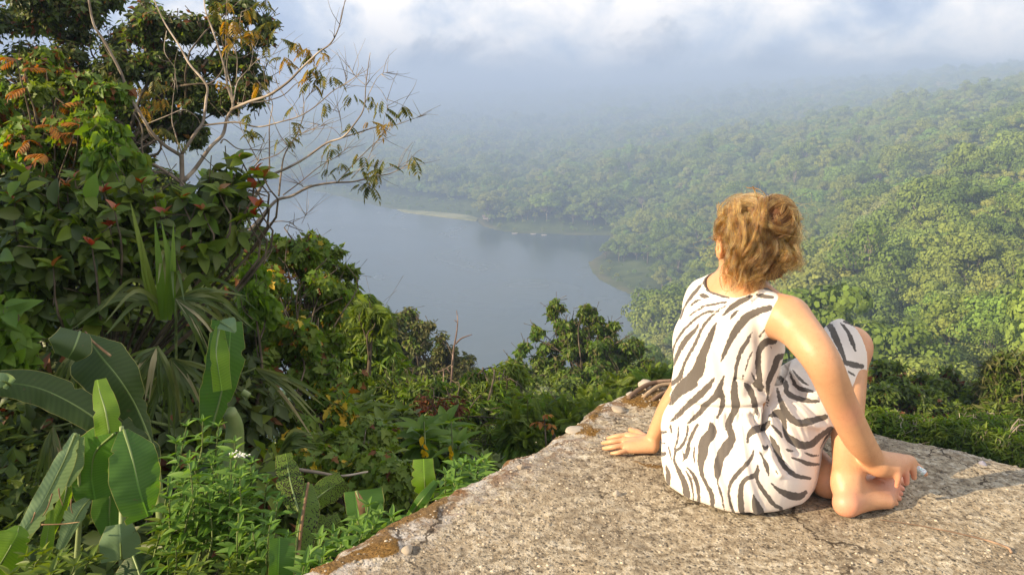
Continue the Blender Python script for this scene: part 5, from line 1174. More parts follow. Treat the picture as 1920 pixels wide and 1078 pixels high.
# --- vine thicket in the middle with yellow leaves
plant('climbing_vine', 'vine', 'green vine thicket speckled with yellow leaves left of the brown crowned tree', P(580, 1010, 7.0), [E(540,470,7.9,60,30),E(590,500,7.9,60,40),E(500,500,7.7,50,50),E(620,545,7.8,45,50),E(540,560,7.4,80,60),E(520,640,7.0,70,60),E(590,640,7.0,60,70),E(560,720,6.6,80,60),E(630,720,6.6,50,60),E(500,720,6.7,50,70),E(600,790,6.3,60,50)], 1900, T_IVY, M_MID, .068, k=8, sep=230, amt=.9, seed=12, clump=5, up=.15, mats2=[(M_YEL, .04), (M_LIME, .30), (M_ORA, .01), (M_BRO, .03)], limb=(4,.016,.006))
plant('climbing_vine', 'vine', 'low lobed-leaf vine with yellow leaves just left of the ledge edge', P(650, 1040, 5.4), [E(640,850,5.8,70,45),E(700,880,5.4,60,40),E(600,880,5.4,60,45),E(740,900,5.2,45,40),E(690,820,6.0,60,40),E(560,850,5.8,60,50)], 620, T_IVY, M_MID, .062, k=8, sep=230, amt=.8, seed=13, mats2=[(M_YEL, .04), (M_LIME, .22), (M_BRO, .03)], limb=(3,.012,.005))
plant('climbing_vine', 'vine', 'yellow green heart-leaf vine hanging right of the strap-leaf plant', P(480, 760, 6.2), [E(478,520,6.6,26,40),E(490,580,6.4,36,30),E(470,555,6.4,26,26)], 90, T_HEART, M_LIME, .085, k=6, sep=200, amt=1.1, seed=14, droop=.7, up=0, limb=(3,.01,.004))
plant('leafy_bush', 'bush', 'tall bush with glossy small leaves rising above the vine beside the lake', P(560, 760, 9), [E(560,450,9.2,40,24),E(520,465,9,40,24),E(610,480,9.2,40,26),E(640,520,9.4,30,30),E(600,560,9.4,60,50)], 520, T_S, M_MID, .09, k=8, seed=15, clump=5, mats2=[(M_LIME, .2), (M_BRO, .02)], limb=(3,.02,.007))
# --- willow-like shrub
plant('willow_leaf_tree', 'tree', 'small tree with drooping narrow leaves in bright tufts, left of the brown crowned tree', P(680, 860, 13.5), [E(640,560,14,45,35),E(665,600,13.8,40,40),E(690,570,13.8,22,22),E(640,640,13.6,60,50),E(700,650,13.4,45,50),E(680,710,13.2,60,50),E(735,700,13.2,30,45)], 620, T_SL, M_MID, .22, k=9, whorl=True, sep=0, amt=.9, seed=16, mats2=[(M_LIME, .35)], up=.5, stem_name='trunk', massname='crown', limb=(1,.03,.01), ang=1.2)
plant('pinnate_leaf_shrub', 'shrub', 'narrow-leaf shoot with hanging fronds against the lake', P(690, 720, 12), [E(690,570,12.2,18,18),E(705,590,12.2,14,20)], 18, T_PIN, M_MID, .30, k=4, amt=.8, seed=17)
# --- lower middle bushes
def whorl_plant(px, py, d, h, n, size, label, seed, mat=M_MID, tl=T_BIG):
    r = np.random.default_rng(seed); c = P(px, py, d); base = c + [r.uniform(-.1, .1), .05, -h]; root = empty('large_leaf_plant', tuple(base), label, 'plant', 'large-leaf plants below the ledge'); lm = np_mesh('leaf', *tl, [mat])
    for lay in range(3):
        for i in range(n):
            a = i * 6.283 / n + lay * .5 + r.uniform(-.2, .2); o = unit(np.array([math.cos(a), math.sin(a), 1.2 - lay * .8])); R = rot_to(o, None, r.uniform(-.3, .3)); s = size * r.uniform(.8, 1.15) * (.8 + .12 * lay)
            ob = bpy.data.objects.new('leaf', lm); COL.objects.link(ob); ob.parent = root; q = c - base - [0, 0, lay * size * .18]; ob.matrix_basis = Matrix([[*(R[j] * s), q[j]] for j in range(3)] + [[0, 0, 0, 1]])
    V, F = tube(spline([base, base * .5 + c * .5 + r.normal(size=3) * .02, c], 8), np.linspace(.02, .01, 8), 6); link('stem', np_mesh('stem', V - base, F, [MGST]), root)
for q in [(645,795,7.6,.9,7,.34,'large-leaf plant with a star of drooping leaves, leftmost of those below the ledge',1),(715,800,7.8,.9,6,.32,'large-leaf plant in the middle of the low shrubs with long arching leaves',2),(790,815,7.4,.9,7,.36,'large-leaf plant beside the hanging yellow leaves, lighter green',3,M_LIME),
          (835,800,7.9,.9,6,.34,'large-leaf plant to the right of the hanging yellow leaves',4,M_LIME),(610,740,8.2,.9,6,.30,'large-leaf plant highest on the slope at the edge of the yellow-leaf vine',5),(680,760,8.3,.9,7,.30,'large-leaf plant partly behind the leftmost star-shaped plant',6),(755,775,8.6,.8,6,.28,'large-leaf plant farther back under the willow-leaved tree',7),(860,835,7.2,.8,6,.28,'large-leaf plant nearest the concrete ledge edge',8,M_LIME),(560,770,7.0,.8,6,.30,'large-leaf plant in shade right of the folded banana leaf',9,M_DARK),(720,850,6.6,.7,6,.24,'small low large-leaf plant above the low vine',10)]: whorl_plant(*q)
plant('leafy_bush', 'bush', 'green bush of fine narrow leaves between the large-leaf plants and the lake', P(860, 950, 11), [E(800,740,12,70,40),E(870,770,11.4,70,45),E(930,790,11,60,45),E(800,800,10.6,80,50),E(900,840,9.8,70,40),E(740,750,12,50,40),E(960,830,9.6,40,30),E(860,740,12.5,60,30)], 1500, T_SL, M_MID, .17, k=9, amt=.8, seed=18, clump=5, mats2=[(M_LIME, .22), (M_DARK, .12)], limb=(4,.02,.007), up=.4)
plant('leafy_bush', 'bush', 'few dark red tinged shoots in the middle of the low greenery', P(830, 880, 9.8), [E(840,760,10.2,50,20),E(800,750,10.4,30,18)], 30, T_SL, M_BRO, .12, k=6, amt=.7, seed=19, limb=(4,.012,.004), mats2=[(M_RED, .12)])
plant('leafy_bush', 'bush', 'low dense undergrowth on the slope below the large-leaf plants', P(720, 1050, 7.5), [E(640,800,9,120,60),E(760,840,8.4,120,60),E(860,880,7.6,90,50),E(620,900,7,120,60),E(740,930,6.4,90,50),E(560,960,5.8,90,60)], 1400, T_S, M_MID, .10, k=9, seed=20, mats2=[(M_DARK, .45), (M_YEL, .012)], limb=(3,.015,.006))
plant('feathery_shrub', 'shrub', 'feathery compound-leaf shrub left of the ledge corner, fresh green', P(1050, 880, 9), [E(1040,790,9.4,60,26),E(1080,790,9.2,36,24),E(990,805,9.2,40,30)], 150, T_FERN, M_MID, .26, k=5, sep=160, amt=.5, seed=21, leafname='compound_leaf', up=.7, mats2=[(M_LIME, .3)])
plant('feathery_shrub', 'shrub', 'feathery shrub behind the ledge corner beside the lake-side tree', P(1200, 800, 12), [E(1180,742,13,60,22),E(1230,722,13,40,18),E(1120,766,12.5,50,22)], 170, T_FERN, M_MID, .34, k=5, amt=.5, seed=22, up=.7, mats2=[(M_LIME, .25)], massname='foliage')
plant('leafy_bush', 'bush', 'yellow green bush left of the feathery shrub at the ledge', P(930, 860, 10.5), [E(930,740,12.5,50,26),E(985,770,11,50,30),E(900,715,14,30,24),E(950,705,16,40,28)], 560, T_SL, M_MID, .19, k=8, amt=.7, seed=23, mats2=[(M_LIME, .35)], up=.4)
fronds('rusty_sapling', 'sapling', 'small sapling with rusty and bronze broad leaves in front of the feathery shrub', [(1020,778,7.6),(1016,792,7.6),(1034,795,7.6)], pinnate(1, .9, leaf_grid(.5, 5, .2, .2), .1), M_ORA, .07, 41, n=2, base=P(1025, 850, 7.6))
# hanging yellow leaves
def hanging_yellow():
    r = np.random.default_rng(5); base = P(780, 900, 6.8); root = empty('yellowing_stalk', tuple(base), 'pair of stalks with hanging bright yellow leaves in front of the green shrubs', 'plant'); lm = np_mesh('leaf', *T_OVAL, [M_YEL]); tw = []
    for px, py in [(793,818),(796,832),(791,842),(799,846),(845,835),(848,845),(846,853),(508,832),(505,845),(512,800),(470,860)]:
        c = P(px, py, 6.6); R = rot_to(unit(np.array([r.normal() * .3, r.normal() * .3, -1])), np.array([r.normal(), -1, 0])); ob = bpy.data.objects.new('leaf', lm); COL.objects.link(ob); ob.parent = root; q = c - base; s = r.uniform(.07, .12); ob.matrix_basis = Matrix([[*(R[j] * s), q[j]] for j in range(3)] + [[0, 0, 0, 1]])
    for px in (795, 846): tw.append(tube([P(px, 790, 6.65), P(px + 3, 850, 6.65), P(px + 2, 900, 6.65)], .006, 4))
    V, F = merge(tw); link('stem', np_mesh('stem', V - base, F, [MGST]), root)
hanging_yellow()

# --- trees beyond, against the lake
plant('brown_crowned_tree', 'tree', 'olive brown tree with dark limbs standing against the lake, left of the dead snag', P(790, 860, 38), [E(735,610,38,40,26),E(775,612,38,40,26),E(800,650,38,45,32),E(745,655,38,45,30),E(840,660,38,30,26),E(865,690,38,34,26),E(890,715,38,26,20),E(770,700,38,60,30),E(720,640,38,30,30),E(830,710,38,50,30),E(790,690,38,70,34)], 2300, T_S, M_OLI, .24, k=9, amt=.8, seed=24, clump=6, stem_name='trunk', massname='crown', limb=(2,.12,.04), twig=(.02,.3), mats2=[(M_MID, .2)])
plant('lakeside_tree', 'tree', 'leafy green tree with open upper crown against the lake, left of the ledge corner', P(1078, 860, 34), [E(1042,580,34,15,20),E(1054,606,34,20,12),E(1086,608,34,20,15),E(1118,600,34,16,18),E(1146,636,34,24,18),E(1008,618,34,14,9),E(980,652,34,18,11),E(958,676,34,18,12),E(1020,650,34,14,8),E(1100,640,34,50,30),E(1060,655,34,40,28),E(1160,650,34,38,38),E(1010,690,34,44,26),E(1120,690,34,60,36),E(1060,710,34,55,34),E(1180,700,34,26,30),E(1120,740,34,60,26),E(1140,610,34,24,16),E(1070,625,34,36,20),E(1190,645,34,16,20),E(940,715,34,24,16),E(1100,580,34,12,12),E(1150,700,34,60,40),E(1090,680,34,70,36),E(1195,690,34,24,34)], 3900, T_S, M_LIME, .23, k=9, amt=1.0, seed=25, clump=6, stem_name='trunk', massname='crown', limb=(1,.09,.02), twig=(.014,.4), mats2=[(M_MID, .5), (M_OLI, .14)], shell=.3)
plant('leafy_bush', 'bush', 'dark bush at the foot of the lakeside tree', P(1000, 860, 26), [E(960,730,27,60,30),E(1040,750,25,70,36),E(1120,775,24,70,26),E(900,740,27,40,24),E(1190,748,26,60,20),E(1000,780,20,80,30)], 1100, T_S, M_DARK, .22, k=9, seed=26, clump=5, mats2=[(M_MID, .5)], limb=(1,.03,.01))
sn = [tube(spline([P(a, b, 37) for a, b in [(846,720),(850,660),(856,625),(858,600),(856,582)]], 14), np.linspace(.055, .02, 14), 6), tube(spline([P(a, b, 37) for a, b in [(854,645),(864,635),(876,630),(885,627)]], 8), np.linspace(.045, .02, 8), 5), tube([P(857,604,37), P(852,600,37)], .02, 4), tube(spline([P(a, b, 37) for a, b in [(831,722),(832,700),(831,690)]], 6), .03, 4), tube([P(845,700,37), P(838,690,37)], .03, 4)]
V, F = merge(sn); b0 = P(846, 725, 37); tag(link('dead_tree', np_mesh('dead_trunk', V - b0, F, [bark_mat('dead_wood', (0.10, 0.065, 0.05), (0.20, 0.14, 0.11), 8)]), None, tuple(b0)), 'bare dead snag with one side branch standing up against the lake', 'dead tree')

# --- right of the ledge
plant('leafy_bush', 'bush', 'dark bush with rusty red tips just right of the raised knee', P(1690, 850, 21), [E(1668,700,22,30,30),E(1690,722,22,26,22),E(1700,745,21,60,36),E(1650,760,20,50,40),E(1735,720,22,26,24)], 900, T_S, M_MID, .17, k=9, seed=27, clump=6, mats2=[(M_BRO, .09), (M_DARK, .35)], limb=(1,.03,.01))
plant('leafy_bush', 'bush', 'dark bush with rusty red tips, second from the knee beyond the ledge', P(1790, 850, 22), [E(1775,716,23,26,26),E(1808,726,23,30,20),E(1745,738,23,30,18),E(1810,750,22,60,40),E(1755,765,21,50,36)], 900, T_S, M_MID, .17, k=9, seed=28, clump=6, mats2=[(M_BRO, .12), (M_DARK, .3)], limb=(1,.03,.01))
plant('leafy_bush', 'bush', 'olive green narrow-leaved bush at the right edge beyond the ledge', P(1890, 870, 20), [E(1865,700,21,26,26),E(1900,690,21,34,30),E(1885,730,21,60,30),E(1910,770,20,60,50),E(1850,760,20.5,44,40),E(1940,700,21,50,40)], 1000, T_SL, M_OLI, .28, k=9, seed=29, clump=6, mats2=[(M_MID, .55), (M_DARK, .1)], amt=.6, limb=(1,.03,.01))
plant('feathery_shrub', 'shrub', 'low green shrub with bare twigs along the far ledge edge behind the hand', P(1720, 880, 12), [E(1680,800,13,50,22),E(1730,810,12.6,60,26),E(1790,815,12.4,60,30),E(1640,790,13,40,24)], 850, T_SL, M_MID, .13, k=9, seed=30, mats2=[(M_LIME, .35)], up=.6, amt=.3, limb=(5,.02,.006), twig=(.005,.8), stem=MGREY)
plant('feathery_shrub', 'shrub', 'low green shrub with bare twigs at the right edge behind the ledge', P(1870, 900, 11.5), [E(1850,830,12,60,30),E(1910,850,11.5,60,34),E(1830,800,12.6,60,26),E(1900,810,12.4,50,30)], 850, T_SL, M_MID, .13, k=9, seed=31, mats2=[(M_LIME, .3), (M_DARK, .1)], up=.6, amt=.3, limb=(5,.02,.006), twig=(.005,.8), stem=MGREY)
# ------------------------------------------------------------------ the bare branching tree
MGREYT = bark_mat('bare_tree_bark', (0.115, 0.09, 0.065), (0.27, 0.225, 0.175), 14)
def bare_tree():
    d0 = 8.0; B = []
    def br(pts, w0, w1, dz=0.0):
        """pixel polyline, widths in pixels, depth drift"""
        pts = np.array(pts, float); n = max(8, int(len(pts) * 5)); s = spline(pts, n); d = d0 + dz * np.linspace(0, 1, n); w = np.array([P(a, b, q) for (a, b), q in zip(s, d)]); B.append((w, np.linspace(w0, w1, n) * .38 * d0 / FPX))
    z = lambda L: [(250 + x / 2.567, y / 2.567) for x, y in L]          # zoom frame of the picture
    br(z([(238,960),(235,890),(234,820),(232,745)]), 13, 11)
    br(z([(232,745),(300,640),(335,590),(350,480),(352,410),(270,310),(220,220),(150,110),(100,0)]), 9, 3, .6)
    br(z([(222,745),(150,700),(90,640),(40,560),(-30,440),(-60,350),(-140,200),(-190,120),(-215,0)]), 9, 5, -.5)
    br(z([(240,875),(300,810),(370,710),(430,650),(450,570),(480,510),(455,420),(440,330),(400,200),(350,60),(340,0)]), 11, 3, .4)
    br(z([(470,530),(560,490),(650,460),(740,400),(810,330),(890,255),(950,210),(990,130),(1020,0)]), 8, 1.8, -.6)
    br(z([(500,500),(620,490),(720,460),(790,400),(860,380),(900,340)]), 3.5, 1, .4)
    br(z([(335,605),(420,595),(500,590),(600,612),(700,590),(800,560),(880,510),(960,440),(1030,400),(1080,360),(1105,325)]), 5, 1, -.4)
    br(z([(235,870),(150,835),(80,820),(50,760),(40,690),(42,620),(0,540)]), 6, 3, -.3)
    br(z([(230,880),(130,810),(30,760),(-60,730),(-130,690),(-200,610),(-240,560)]), 8, 3, -.7)
    br(z([(420,690),(440,672),(500,715),(560,720),(650,715),(760,650)]), 4, 1, .2)
    br(z([(480,500),(500,400),(540,350),(600,290),(660,270),(760,220)]), 3, 1, .3); br(z([(480,500),(470,420),(450,330),(460,250),(500,180),(520,60)]), 3.5, 1, .2)
    br(z([(352,410),(400,380),(440,300),(445,150),(450,0)]), 3, 1.2, .1); br(z([(495,400),(500,290),(490,240)]), 2, .8); br(z([(232,740),(200,640),(185,560),(200,400)]), 3.5, 2, .3)
    br(z([(60,600),(160,560),(240,530),(300,560),(325,600)]), 3, 2, .2); br(z([(-60,350),(-20,430),(60,600)]), 2, 2); br(z([(190,840),(140,720),(120,690),(60,700)]), 2, 1)
    # second stem to the right, leaning over the lake
    br(z([(410,1130),(480,1070),(560,990),(620,890),(650,850),(740,810),(830,760),(930,690),(1010,660),(1070,590),(1110,520),(1120,400),(1140,255)]), 9.5, 1.6, -.5)
    br(z([(1000,665),(1080,640),(1180,610),(1270,600),(1340,575),(1410,555)]), 4, .8, .4)
    br(z([(560,1110),(620,1040),(690,965),(760,945),(850,900),(960,880),(1060,875),(1160,850),(1240,835),(1320,790),(1340,745)]), 9, .9, .5)
    br(z([(700,945),(712,830),(730,740),(790,640),(820,540),(812,440),(780,380)]), 5, 1, .3); br(z([(655,840),(655,700),(655,600),(670,500),(640,440),(625,320)]), 4, .9, .2)
    br(z([(740,700),(700,640),(660,540),(650,490)]), 2.5, .8); br(z([(600,775),(700,740),(800,650),(900,610),(965,580)]), 3, .8, -.2); br(z([(600,775),(560,700),(520,620),(500,560)]), 3, .8); br(z([(600,780),(560,830),(500,900),(440,1040)]), 3, 3)
    br(z([(720,940),(800,880),(900,800),(1000,740),(1080,650)]), 3.5, .8, .3); br(z([(980,880),(1060,790),(1130,720),(1200,650),(1260,570),(1325,460)]), 3.5, .8, .3); br(z([(1050,860),(1120,780),(1160,700),(1210,640)]), 2.5, .6, -.2)
    br(z([(1110,510),(1150,420),(1190,360),(1255,345)]), 2.5, .7, .2); br(z([(1115,410),(1070,370),(1035,320)]), 1.8, .6); br(z([(1005,650),(1000,590),(985,530)]), 1.8, .6); br(z([(1240,600),(1225,540),(1222,470)]), 1.6, .5)
    br(z([(860,890),(820,900),(800,885)]), 2.2, 1); br(z([(790,560),(770,520),(700,420),(680,320)]), 1.8, .5, .2); br(z([(810,550),(830,480),(860,440)]), 1.6, .5); br(z([(870,520),(905,470),(912,390)]), 1.6, .5); br(z([(1000,870),(1060,830),(1130,800),(1210,820)]), 2, .6); br(z([(1160,850),(1230,820),(1300,800),(1320,780)]), 1.6, .5)
    br(z([(640,1078),(700,1065),(760,1072),(775,1090)]), 3, 1.4); br(z([(810,1078),(825,1045),(835,1018)]), 1.5, .5); br(z([(1000,660),(960,620),(900,600),(860,640)]), 1.5, .5); br(z([(820,860),(800,800),(770,730),(755,700)]), 1.4, .5); br(z([(640,640),(620,700),(600,770)]), 1.5, 1)
    br(z([(930,690),(940,760),(900,830)]), 1.2, .5); br(z([(960,540),(1000,470),(1030,375)]), 1.5, .4); br(z([(560,330),(575,260),(572,220)]), 1.4, .5); br(z([(160,150),(150,250),(200,330),(200,400)]), 1.8, .8)
    rr = np.random.default_rng(9); ends = []
    for w, rad in list(B):                                                # fine twigs off the outer halves
        n = len(w)
        for _ in range(6 if rad[-1] < .004 else 1):
            i = rr.integers(n // 2, n); t = unit(w[min(i + 1, n - 1)] - w[i - 1]); o = unit(t + rr.normal(size=3) * .6 + [0, 0, .1]); L = rr.uniform(.12, .42); e = w[i] + o * L; m_ = (w[i] + e) / 2 + rr.normal(size=3) * .02
            B.append((spline([w[i], m_, e], 6), np.linspace(.0032, .001, 6))); ends.append(e)
    base = P(330, 480, d0); root = empty('bare_branching_tree', tuple(base), 'nearly bare grey-barked tree with spreading branches and few yellow leaves over the lake', 'tree')
    trunk = B[:1] + B[3:4]; 
    V, F = merge([tube(w, r_, 8) for w, r_ in trunk]); link('trunk', np_mesh('trunk', V - base, F, [MGREYT]), root)
    for w, r_ in [b for i, b in enumerate(B[:24]) if i not in (0, 3)]:
        V, F = tube(w, r_, 8); link('branch', np_mesh('branch', V - base, F, [MGREYT]), root)
    V, F = merge([tube(w, r_, 5) for w, r_ in B[24:]]); link('twigs', np_mesh('twigs', V - base, F, [MGREYT]), root)['kind'] = 'stuff'
    # drooping compound leaves at the ends
    my = leaf_mat('bare_tree_yellow_leaf', G3((0.16, 0.13, 0.02), (0.30, 0.21, 0.025), (0.38, 0.20, 0.025)), .5, .35, .3); mg = leaf_mat('bare_tree_green_leaf', G3((0.055, 0.075, 0.015), (0.10, 0.115, 0.02), (0.24, 0.19, 0.03)), .5, .3, .3)
    T1 = pinnate(5, .42, (T_SL[0] * [1.5, 1, 1], T_SL[1]), .5)
    ly, lgm = np_mesh('compound_leaf', *T1, [my]), np_mesh('compound_leaf', *T1, [mg])
    spots = [(l, 0) for l in z([(540,60),(560,40),(600,50),(520,110),(480,110),(440,120),(430,190),(460,200),(500,130),(540,150),(580,160),(780,200),(800,220),(850,240),(905,255),(890,280),(860,390),(730,300),(720,290),(850,340),(60,450),(100,470),(130,490),(30,510),(20,440),(870,410),(1140,590),(1190,590),(1220,600),(390,20),(380,60),(440,30),(600,410),(410,400)])] + \
            [(l, 1) for l in z([(620,10),(680,110),(690,140),(640,110),(700,190),(720,200),(560,560),(530,640),(560,640),(590,630),(230,690),(140,630),(790,530),(950,510),(1020,460),(1060,470),(1150,490),(1180,500),(1190,540),(1280,520),(1300,530),(880,340),(920,360),(960,370),(700,670),(740,680),(930,830),(1000,800),(990,700),(1200,780),(1170,770),(1180,860),(1110,890),(1090,750),(1040,620),(760,600),(1210,810),(960,720),(1150,910),(1350,770),(1090,830),(120,620),(640,230),(90,390),(130,400),(0,400)])]
    for (px, py), g in spots:
        for k in range(rr.integers(1, 4)):
            a = rr.uniform(0, 6.28); R = rot_to(unit(np.array([math.cos(a), math.sin(a) * .6, rr.uniform(-1.0, .1)]))); s = rr.uniform(.085, .165); q = P(px + rr.normal() * 4, py - 4 + rr.normal() * 3, d0 - .1) - base
            ob = bpy.data.objects.new('compound_leaf', lgm if (g or rr.random() < .2) else ly); COL.objects.link(ob); ob.parent = root; ob.matrix_basis = Matrix([[*(R[j] * s), q[j]] for j in range(3)] + [[0, 0, 0, 1]])
bare_tree()

# ------------------------------------------------------------------ broad banana-like leaves
def banana_mat(name, c1, c2, pale=0.0, spots=False, trans=.45):
    m = NT(name); u = m.attr('along'); v = m.attr('across'); n = m.noise(6, 4, .55, m.obj())
    c = m.mix(n, c1, c2)
    vein = m.math('SINE', m.math('MULTIPLY_ADD', u, 170.0, m.math('MULTIPLY', m.math('ABSOLUTE', v), 9.0))); vv = m.math('MULTIPLY_ADD', vein, .5, .5)
    c = m.mix(m.math('MULTIPLY', vv, .13), c, tuple(min(1, x * 1.8) for x in c2))
    rib = m.math('LESS_THAN', m.math('ABSOLUTE', v), 0.04); c = m.mix(m.math('MULTIPLY', rib, .6), c, tuple(x * 2.0 for x in c2))
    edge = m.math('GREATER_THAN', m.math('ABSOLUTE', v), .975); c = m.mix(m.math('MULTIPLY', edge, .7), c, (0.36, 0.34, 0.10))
    st = m.noise(35, 5, .65, m.obj()); c = m.mix(m.math('MULTIPLY', m.math('GREATER_THAN', st, .66), .5), c, (0.10, 0.07, 0.03))
    if spots:
        mp = m.n('ShaderNodeCombineXYZ'); m.l(m.math('MULTIPLY', u, 40), mp.inputs[0]); m.l(m.math('MULTIPLY', v, 9), mp.inputs[1])
        s_ = m.noise(1.0, 3, .6, mp.outputs[0]); s2 = m.noise(4, 2, .5, m.obj()); k = m.math('GREATER_THAN', m.math('ADD', s_, m.math('MULTIPLY', m.math('SUBTRACT', s2, .5), .35)), .56); c = m.mix(k, c, (0.022, 0.014, 0.008))
    b = m.pbsdf(c, .5, m.bump(vv, .35, .0015), .25)
    t = m.n('ShaderNodeBsdfTranslucent'); hs = m.n('ShaderNodeHueSaturation'); hs.inputs['Hue'].default_value = .485; hs.inputs['Saturation'].default_value = 1.15; hs.inputs['Value'].default_value = 1.9; m.l(c, hs.inputs['Color']); m.l(hs.outputs[0], t.inputs[0])
    mx = m.n('ShaderNodeMixShader'); mx.inputs[0].default_value = trans; m.l(b.outputs[0], mx.inputs[1]); m.l(t.outputs[0], mx.inputs[2]); return m.done(mx.outputs[0])
MB_D = banana_mat('banana_leaf_shaded', (0.026, 0.050, 0.012), (0.046, 0.078, 0.018), trans=.15); MB_M = banana_mat('banana_leaf_green', (0.045, 0.115, 0.020), (0.075, 0.165, 0.028)); MB_L = banana_mat('banana_leaf_fresh', (0.10, 0.20, 0.022), (0.17, 0.28, 0.035), trans=.5)  # the darkest colour has the shade on those leaves put into it
MB_P = banana_mat('banana_leaf_underside_and_lit_edge', (0.12, 0.20, 0.09), (0.20, 0.28, 0.14), trans=.25); MB_S = banana_mat('banana_leaf_blotched', (0.07, 0.14, 0.02), (0.13, 0.20, 0.03), spots=True)
MDRY = bark_mat('dry_leaf', (0.10, 0.05, 0.025), (0.26, 0.17, 0.09), 40)
def blade(mid, wl, wr, mat, parent, base, fold=(.25, .25), name='leaf', thick=0.0, rows=34, cols=9, curl=0.0, seed=0, label=None):
    """broad leaf. mid: [(px,py,d)], wl / wr: half widths left and right of the rib in pixels (lists along the leaf), fold: how far each half leans away (+) or to (-) the viewer"""
    s = spline(np.array(mid, float), rows); C = np.array([P(*q) for q in s]); t = np.linspace(0, 1, rows); W1 = np.interp(t, np.linspace(0, 1, len(wl)), wl); W2 = np.interp(t, np.linspace(0, 1, len(wr)), wr)
    r = np.random.default_rng(seed + 3); T = unit(np.gradient(C, axis=0)); vw = unit(C - np.array([0, 0, CAMZ])); side = unit(np.cross(T, vw)); V, au, av = [], [], []
    for i in range(rows):
        sc = s[i, 2] / FPX
        for c in np.linspace(-1, 1, cols):
            w = (W1[i] if c < 0 else W2[i]) * sc; w *= 1 - .08 * abs(c) * vnoise(np.array([i * .5, 4.2 + np.sign(c), seed * 2.1])) - (.22 if (abs(c) > .6 and vnoise(np.array([i * 1.7, 9.1 + np.sign(c) * 3, seed * 3.3])) > .86) else 0); f = fold[0] if c < 0 else fold[1]; a = abs(c); off = side[i] * (-c * w * -1) + vw[i] * (f * w * a + curl * w * a * a)
            ripple = vw[i] * (math.sin(i * 0.8 + c * 2 + seed) * .05 + (vnoise(np.array([i * .35, c * 2, seed * 1.7])) - .5) * .22) * w * a
            V.append(C[i] + off + ripple); au.append(t[i]); av.append(c)
    i = (np.arange(rows - 1)[:, None] * cols + np.arange(cols - 1)[None]).ravel(); F = np.stack([i, i + 1, i + cols + 1, i + cols], -1)
    o = link(name, np_mesh(name, np.array(V) - base, [F], [mat], attrs={'along': ('FLOAT', au), 'across': ('FLOAT', av)}), parent)
    if label: o['label'] = label
    rib, f2 = tube(C + vw * .0035, np.linspace(.0062, .0022, rows) * (s[:, 2] / 3.2), 5); link('midrib', np_mesh('midrib', rib - base, f2, [M_RIB]), o); return o
m_ = NT('leaf_rib'); M_RIB = m_.done(m_.pbsdf((0.13, 0.19, 0.045), .45))
def stalk(pts, w0, w1, parent, base, mat=None, name='stalk'):
    s = spline(np.array(pts, float), 14); w = np.array([P(*q) for q in s]); V, F = tube(w, np.linspace(w0, w1, 14) * .5 * s[:, 2] / FPX, 8); return link(name, np_mesh(name, V - base, F, [mat or MB_GS]), parent)
m_ = NT('banana_stalk'); n_ = m_.noise(14, 4, .6, m_.obj()); MB_GS = m_.done(m_.pbsdf(m_.mix(n_, (0.10, 0.17, 0.04), (0.26, 0.30, 0.12)), .5))
# plant 1: dark leaves over the lower left
b = P(300, 1010, 3.8); r1 = empty('banana_plant', tuple(b), 'shaded banana plant with a long dark leaf to the left edge and bent leaf above', 'banana plant', 'banana plants on the slope')
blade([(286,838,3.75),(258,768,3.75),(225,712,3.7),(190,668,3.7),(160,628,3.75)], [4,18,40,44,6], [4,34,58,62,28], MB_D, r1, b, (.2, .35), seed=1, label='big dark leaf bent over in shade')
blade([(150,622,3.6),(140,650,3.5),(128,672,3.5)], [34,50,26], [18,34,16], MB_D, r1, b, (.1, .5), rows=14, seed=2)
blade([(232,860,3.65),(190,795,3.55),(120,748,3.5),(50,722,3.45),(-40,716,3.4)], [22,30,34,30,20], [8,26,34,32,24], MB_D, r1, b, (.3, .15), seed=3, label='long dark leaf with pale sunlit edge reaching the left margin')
blade([(20,722,3.3),(5,714,3.2),(-30,712,3.2)], [14,16,12], [10,14,10], MB_P, r1, b, (.1,.3), rows=10, seed=4)  # paler blade: sunlight on the long leaf's edge put into colour
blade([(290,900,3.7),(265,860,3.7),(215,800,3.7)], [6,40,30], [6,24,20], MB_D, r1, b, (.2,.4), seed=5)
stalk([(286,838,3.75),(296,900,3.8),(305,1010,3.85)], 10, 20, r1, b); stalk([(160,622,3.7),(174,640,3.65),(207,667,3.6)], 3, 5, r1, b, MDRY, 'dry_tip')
# plant 2: sunlit hanging leaves at lower left
b = P(232, 1100, 3.2); r2 = empty('banana_plant', tuple(b), 'banana plant with large sunlit drooping leaves at lower left beside the bright herb', 'banana plant', 'banana plants on the slope')
blade([(206,812,3.15),(198,770,3.15),(188,738,3.2),(182,712,3.25)], [22,24,22,16], [26,22,14,4], MB_L, r2, b, (.05, .45), rows=18, seed=6, label='small upright yellow green leaf with shadow band')
blade([(232,806,3.10),(248,860,3.0),(262,920,2.95),(278,968,2.95)], [10,40,48,44,40], [8,44,46,34,8], MB_M, r2, b, (-.15, .55), seed=7, label='broad hanging leaf in front, folded along its rib')
blade([(215,812,3.2),(180,846,3.25),(172,890,3.28),(178,936,3.3)], [30,42,38,34], [14,36,38,40], MB_M, r2, b, (.3, .2), seed=8, label='broad translucent leaf panel glowing green')
blade([(208,915,3.35),(205,960,3.35),(208,1005,3.35)], [30,34,16], [30,40,24], MB_M, r2, b, (.3,.2), rows=14, seed=9)
blade([(142,812,3.2),(118,868,3.15),(78,945,3.1),(30,1016,3.05)], [5,18,20,8], [8,22,24,14], MB_P, r2, b, (.2,.6), seed=10, label='pale greyish leaf hanging down to the left')
blade([(148,818,3.22),(135,870,3.2),(118,910,3.2)], [10,26,10], [10,22,12], MB_P, r2, b, (.3,.5), rows=14, seed=11)
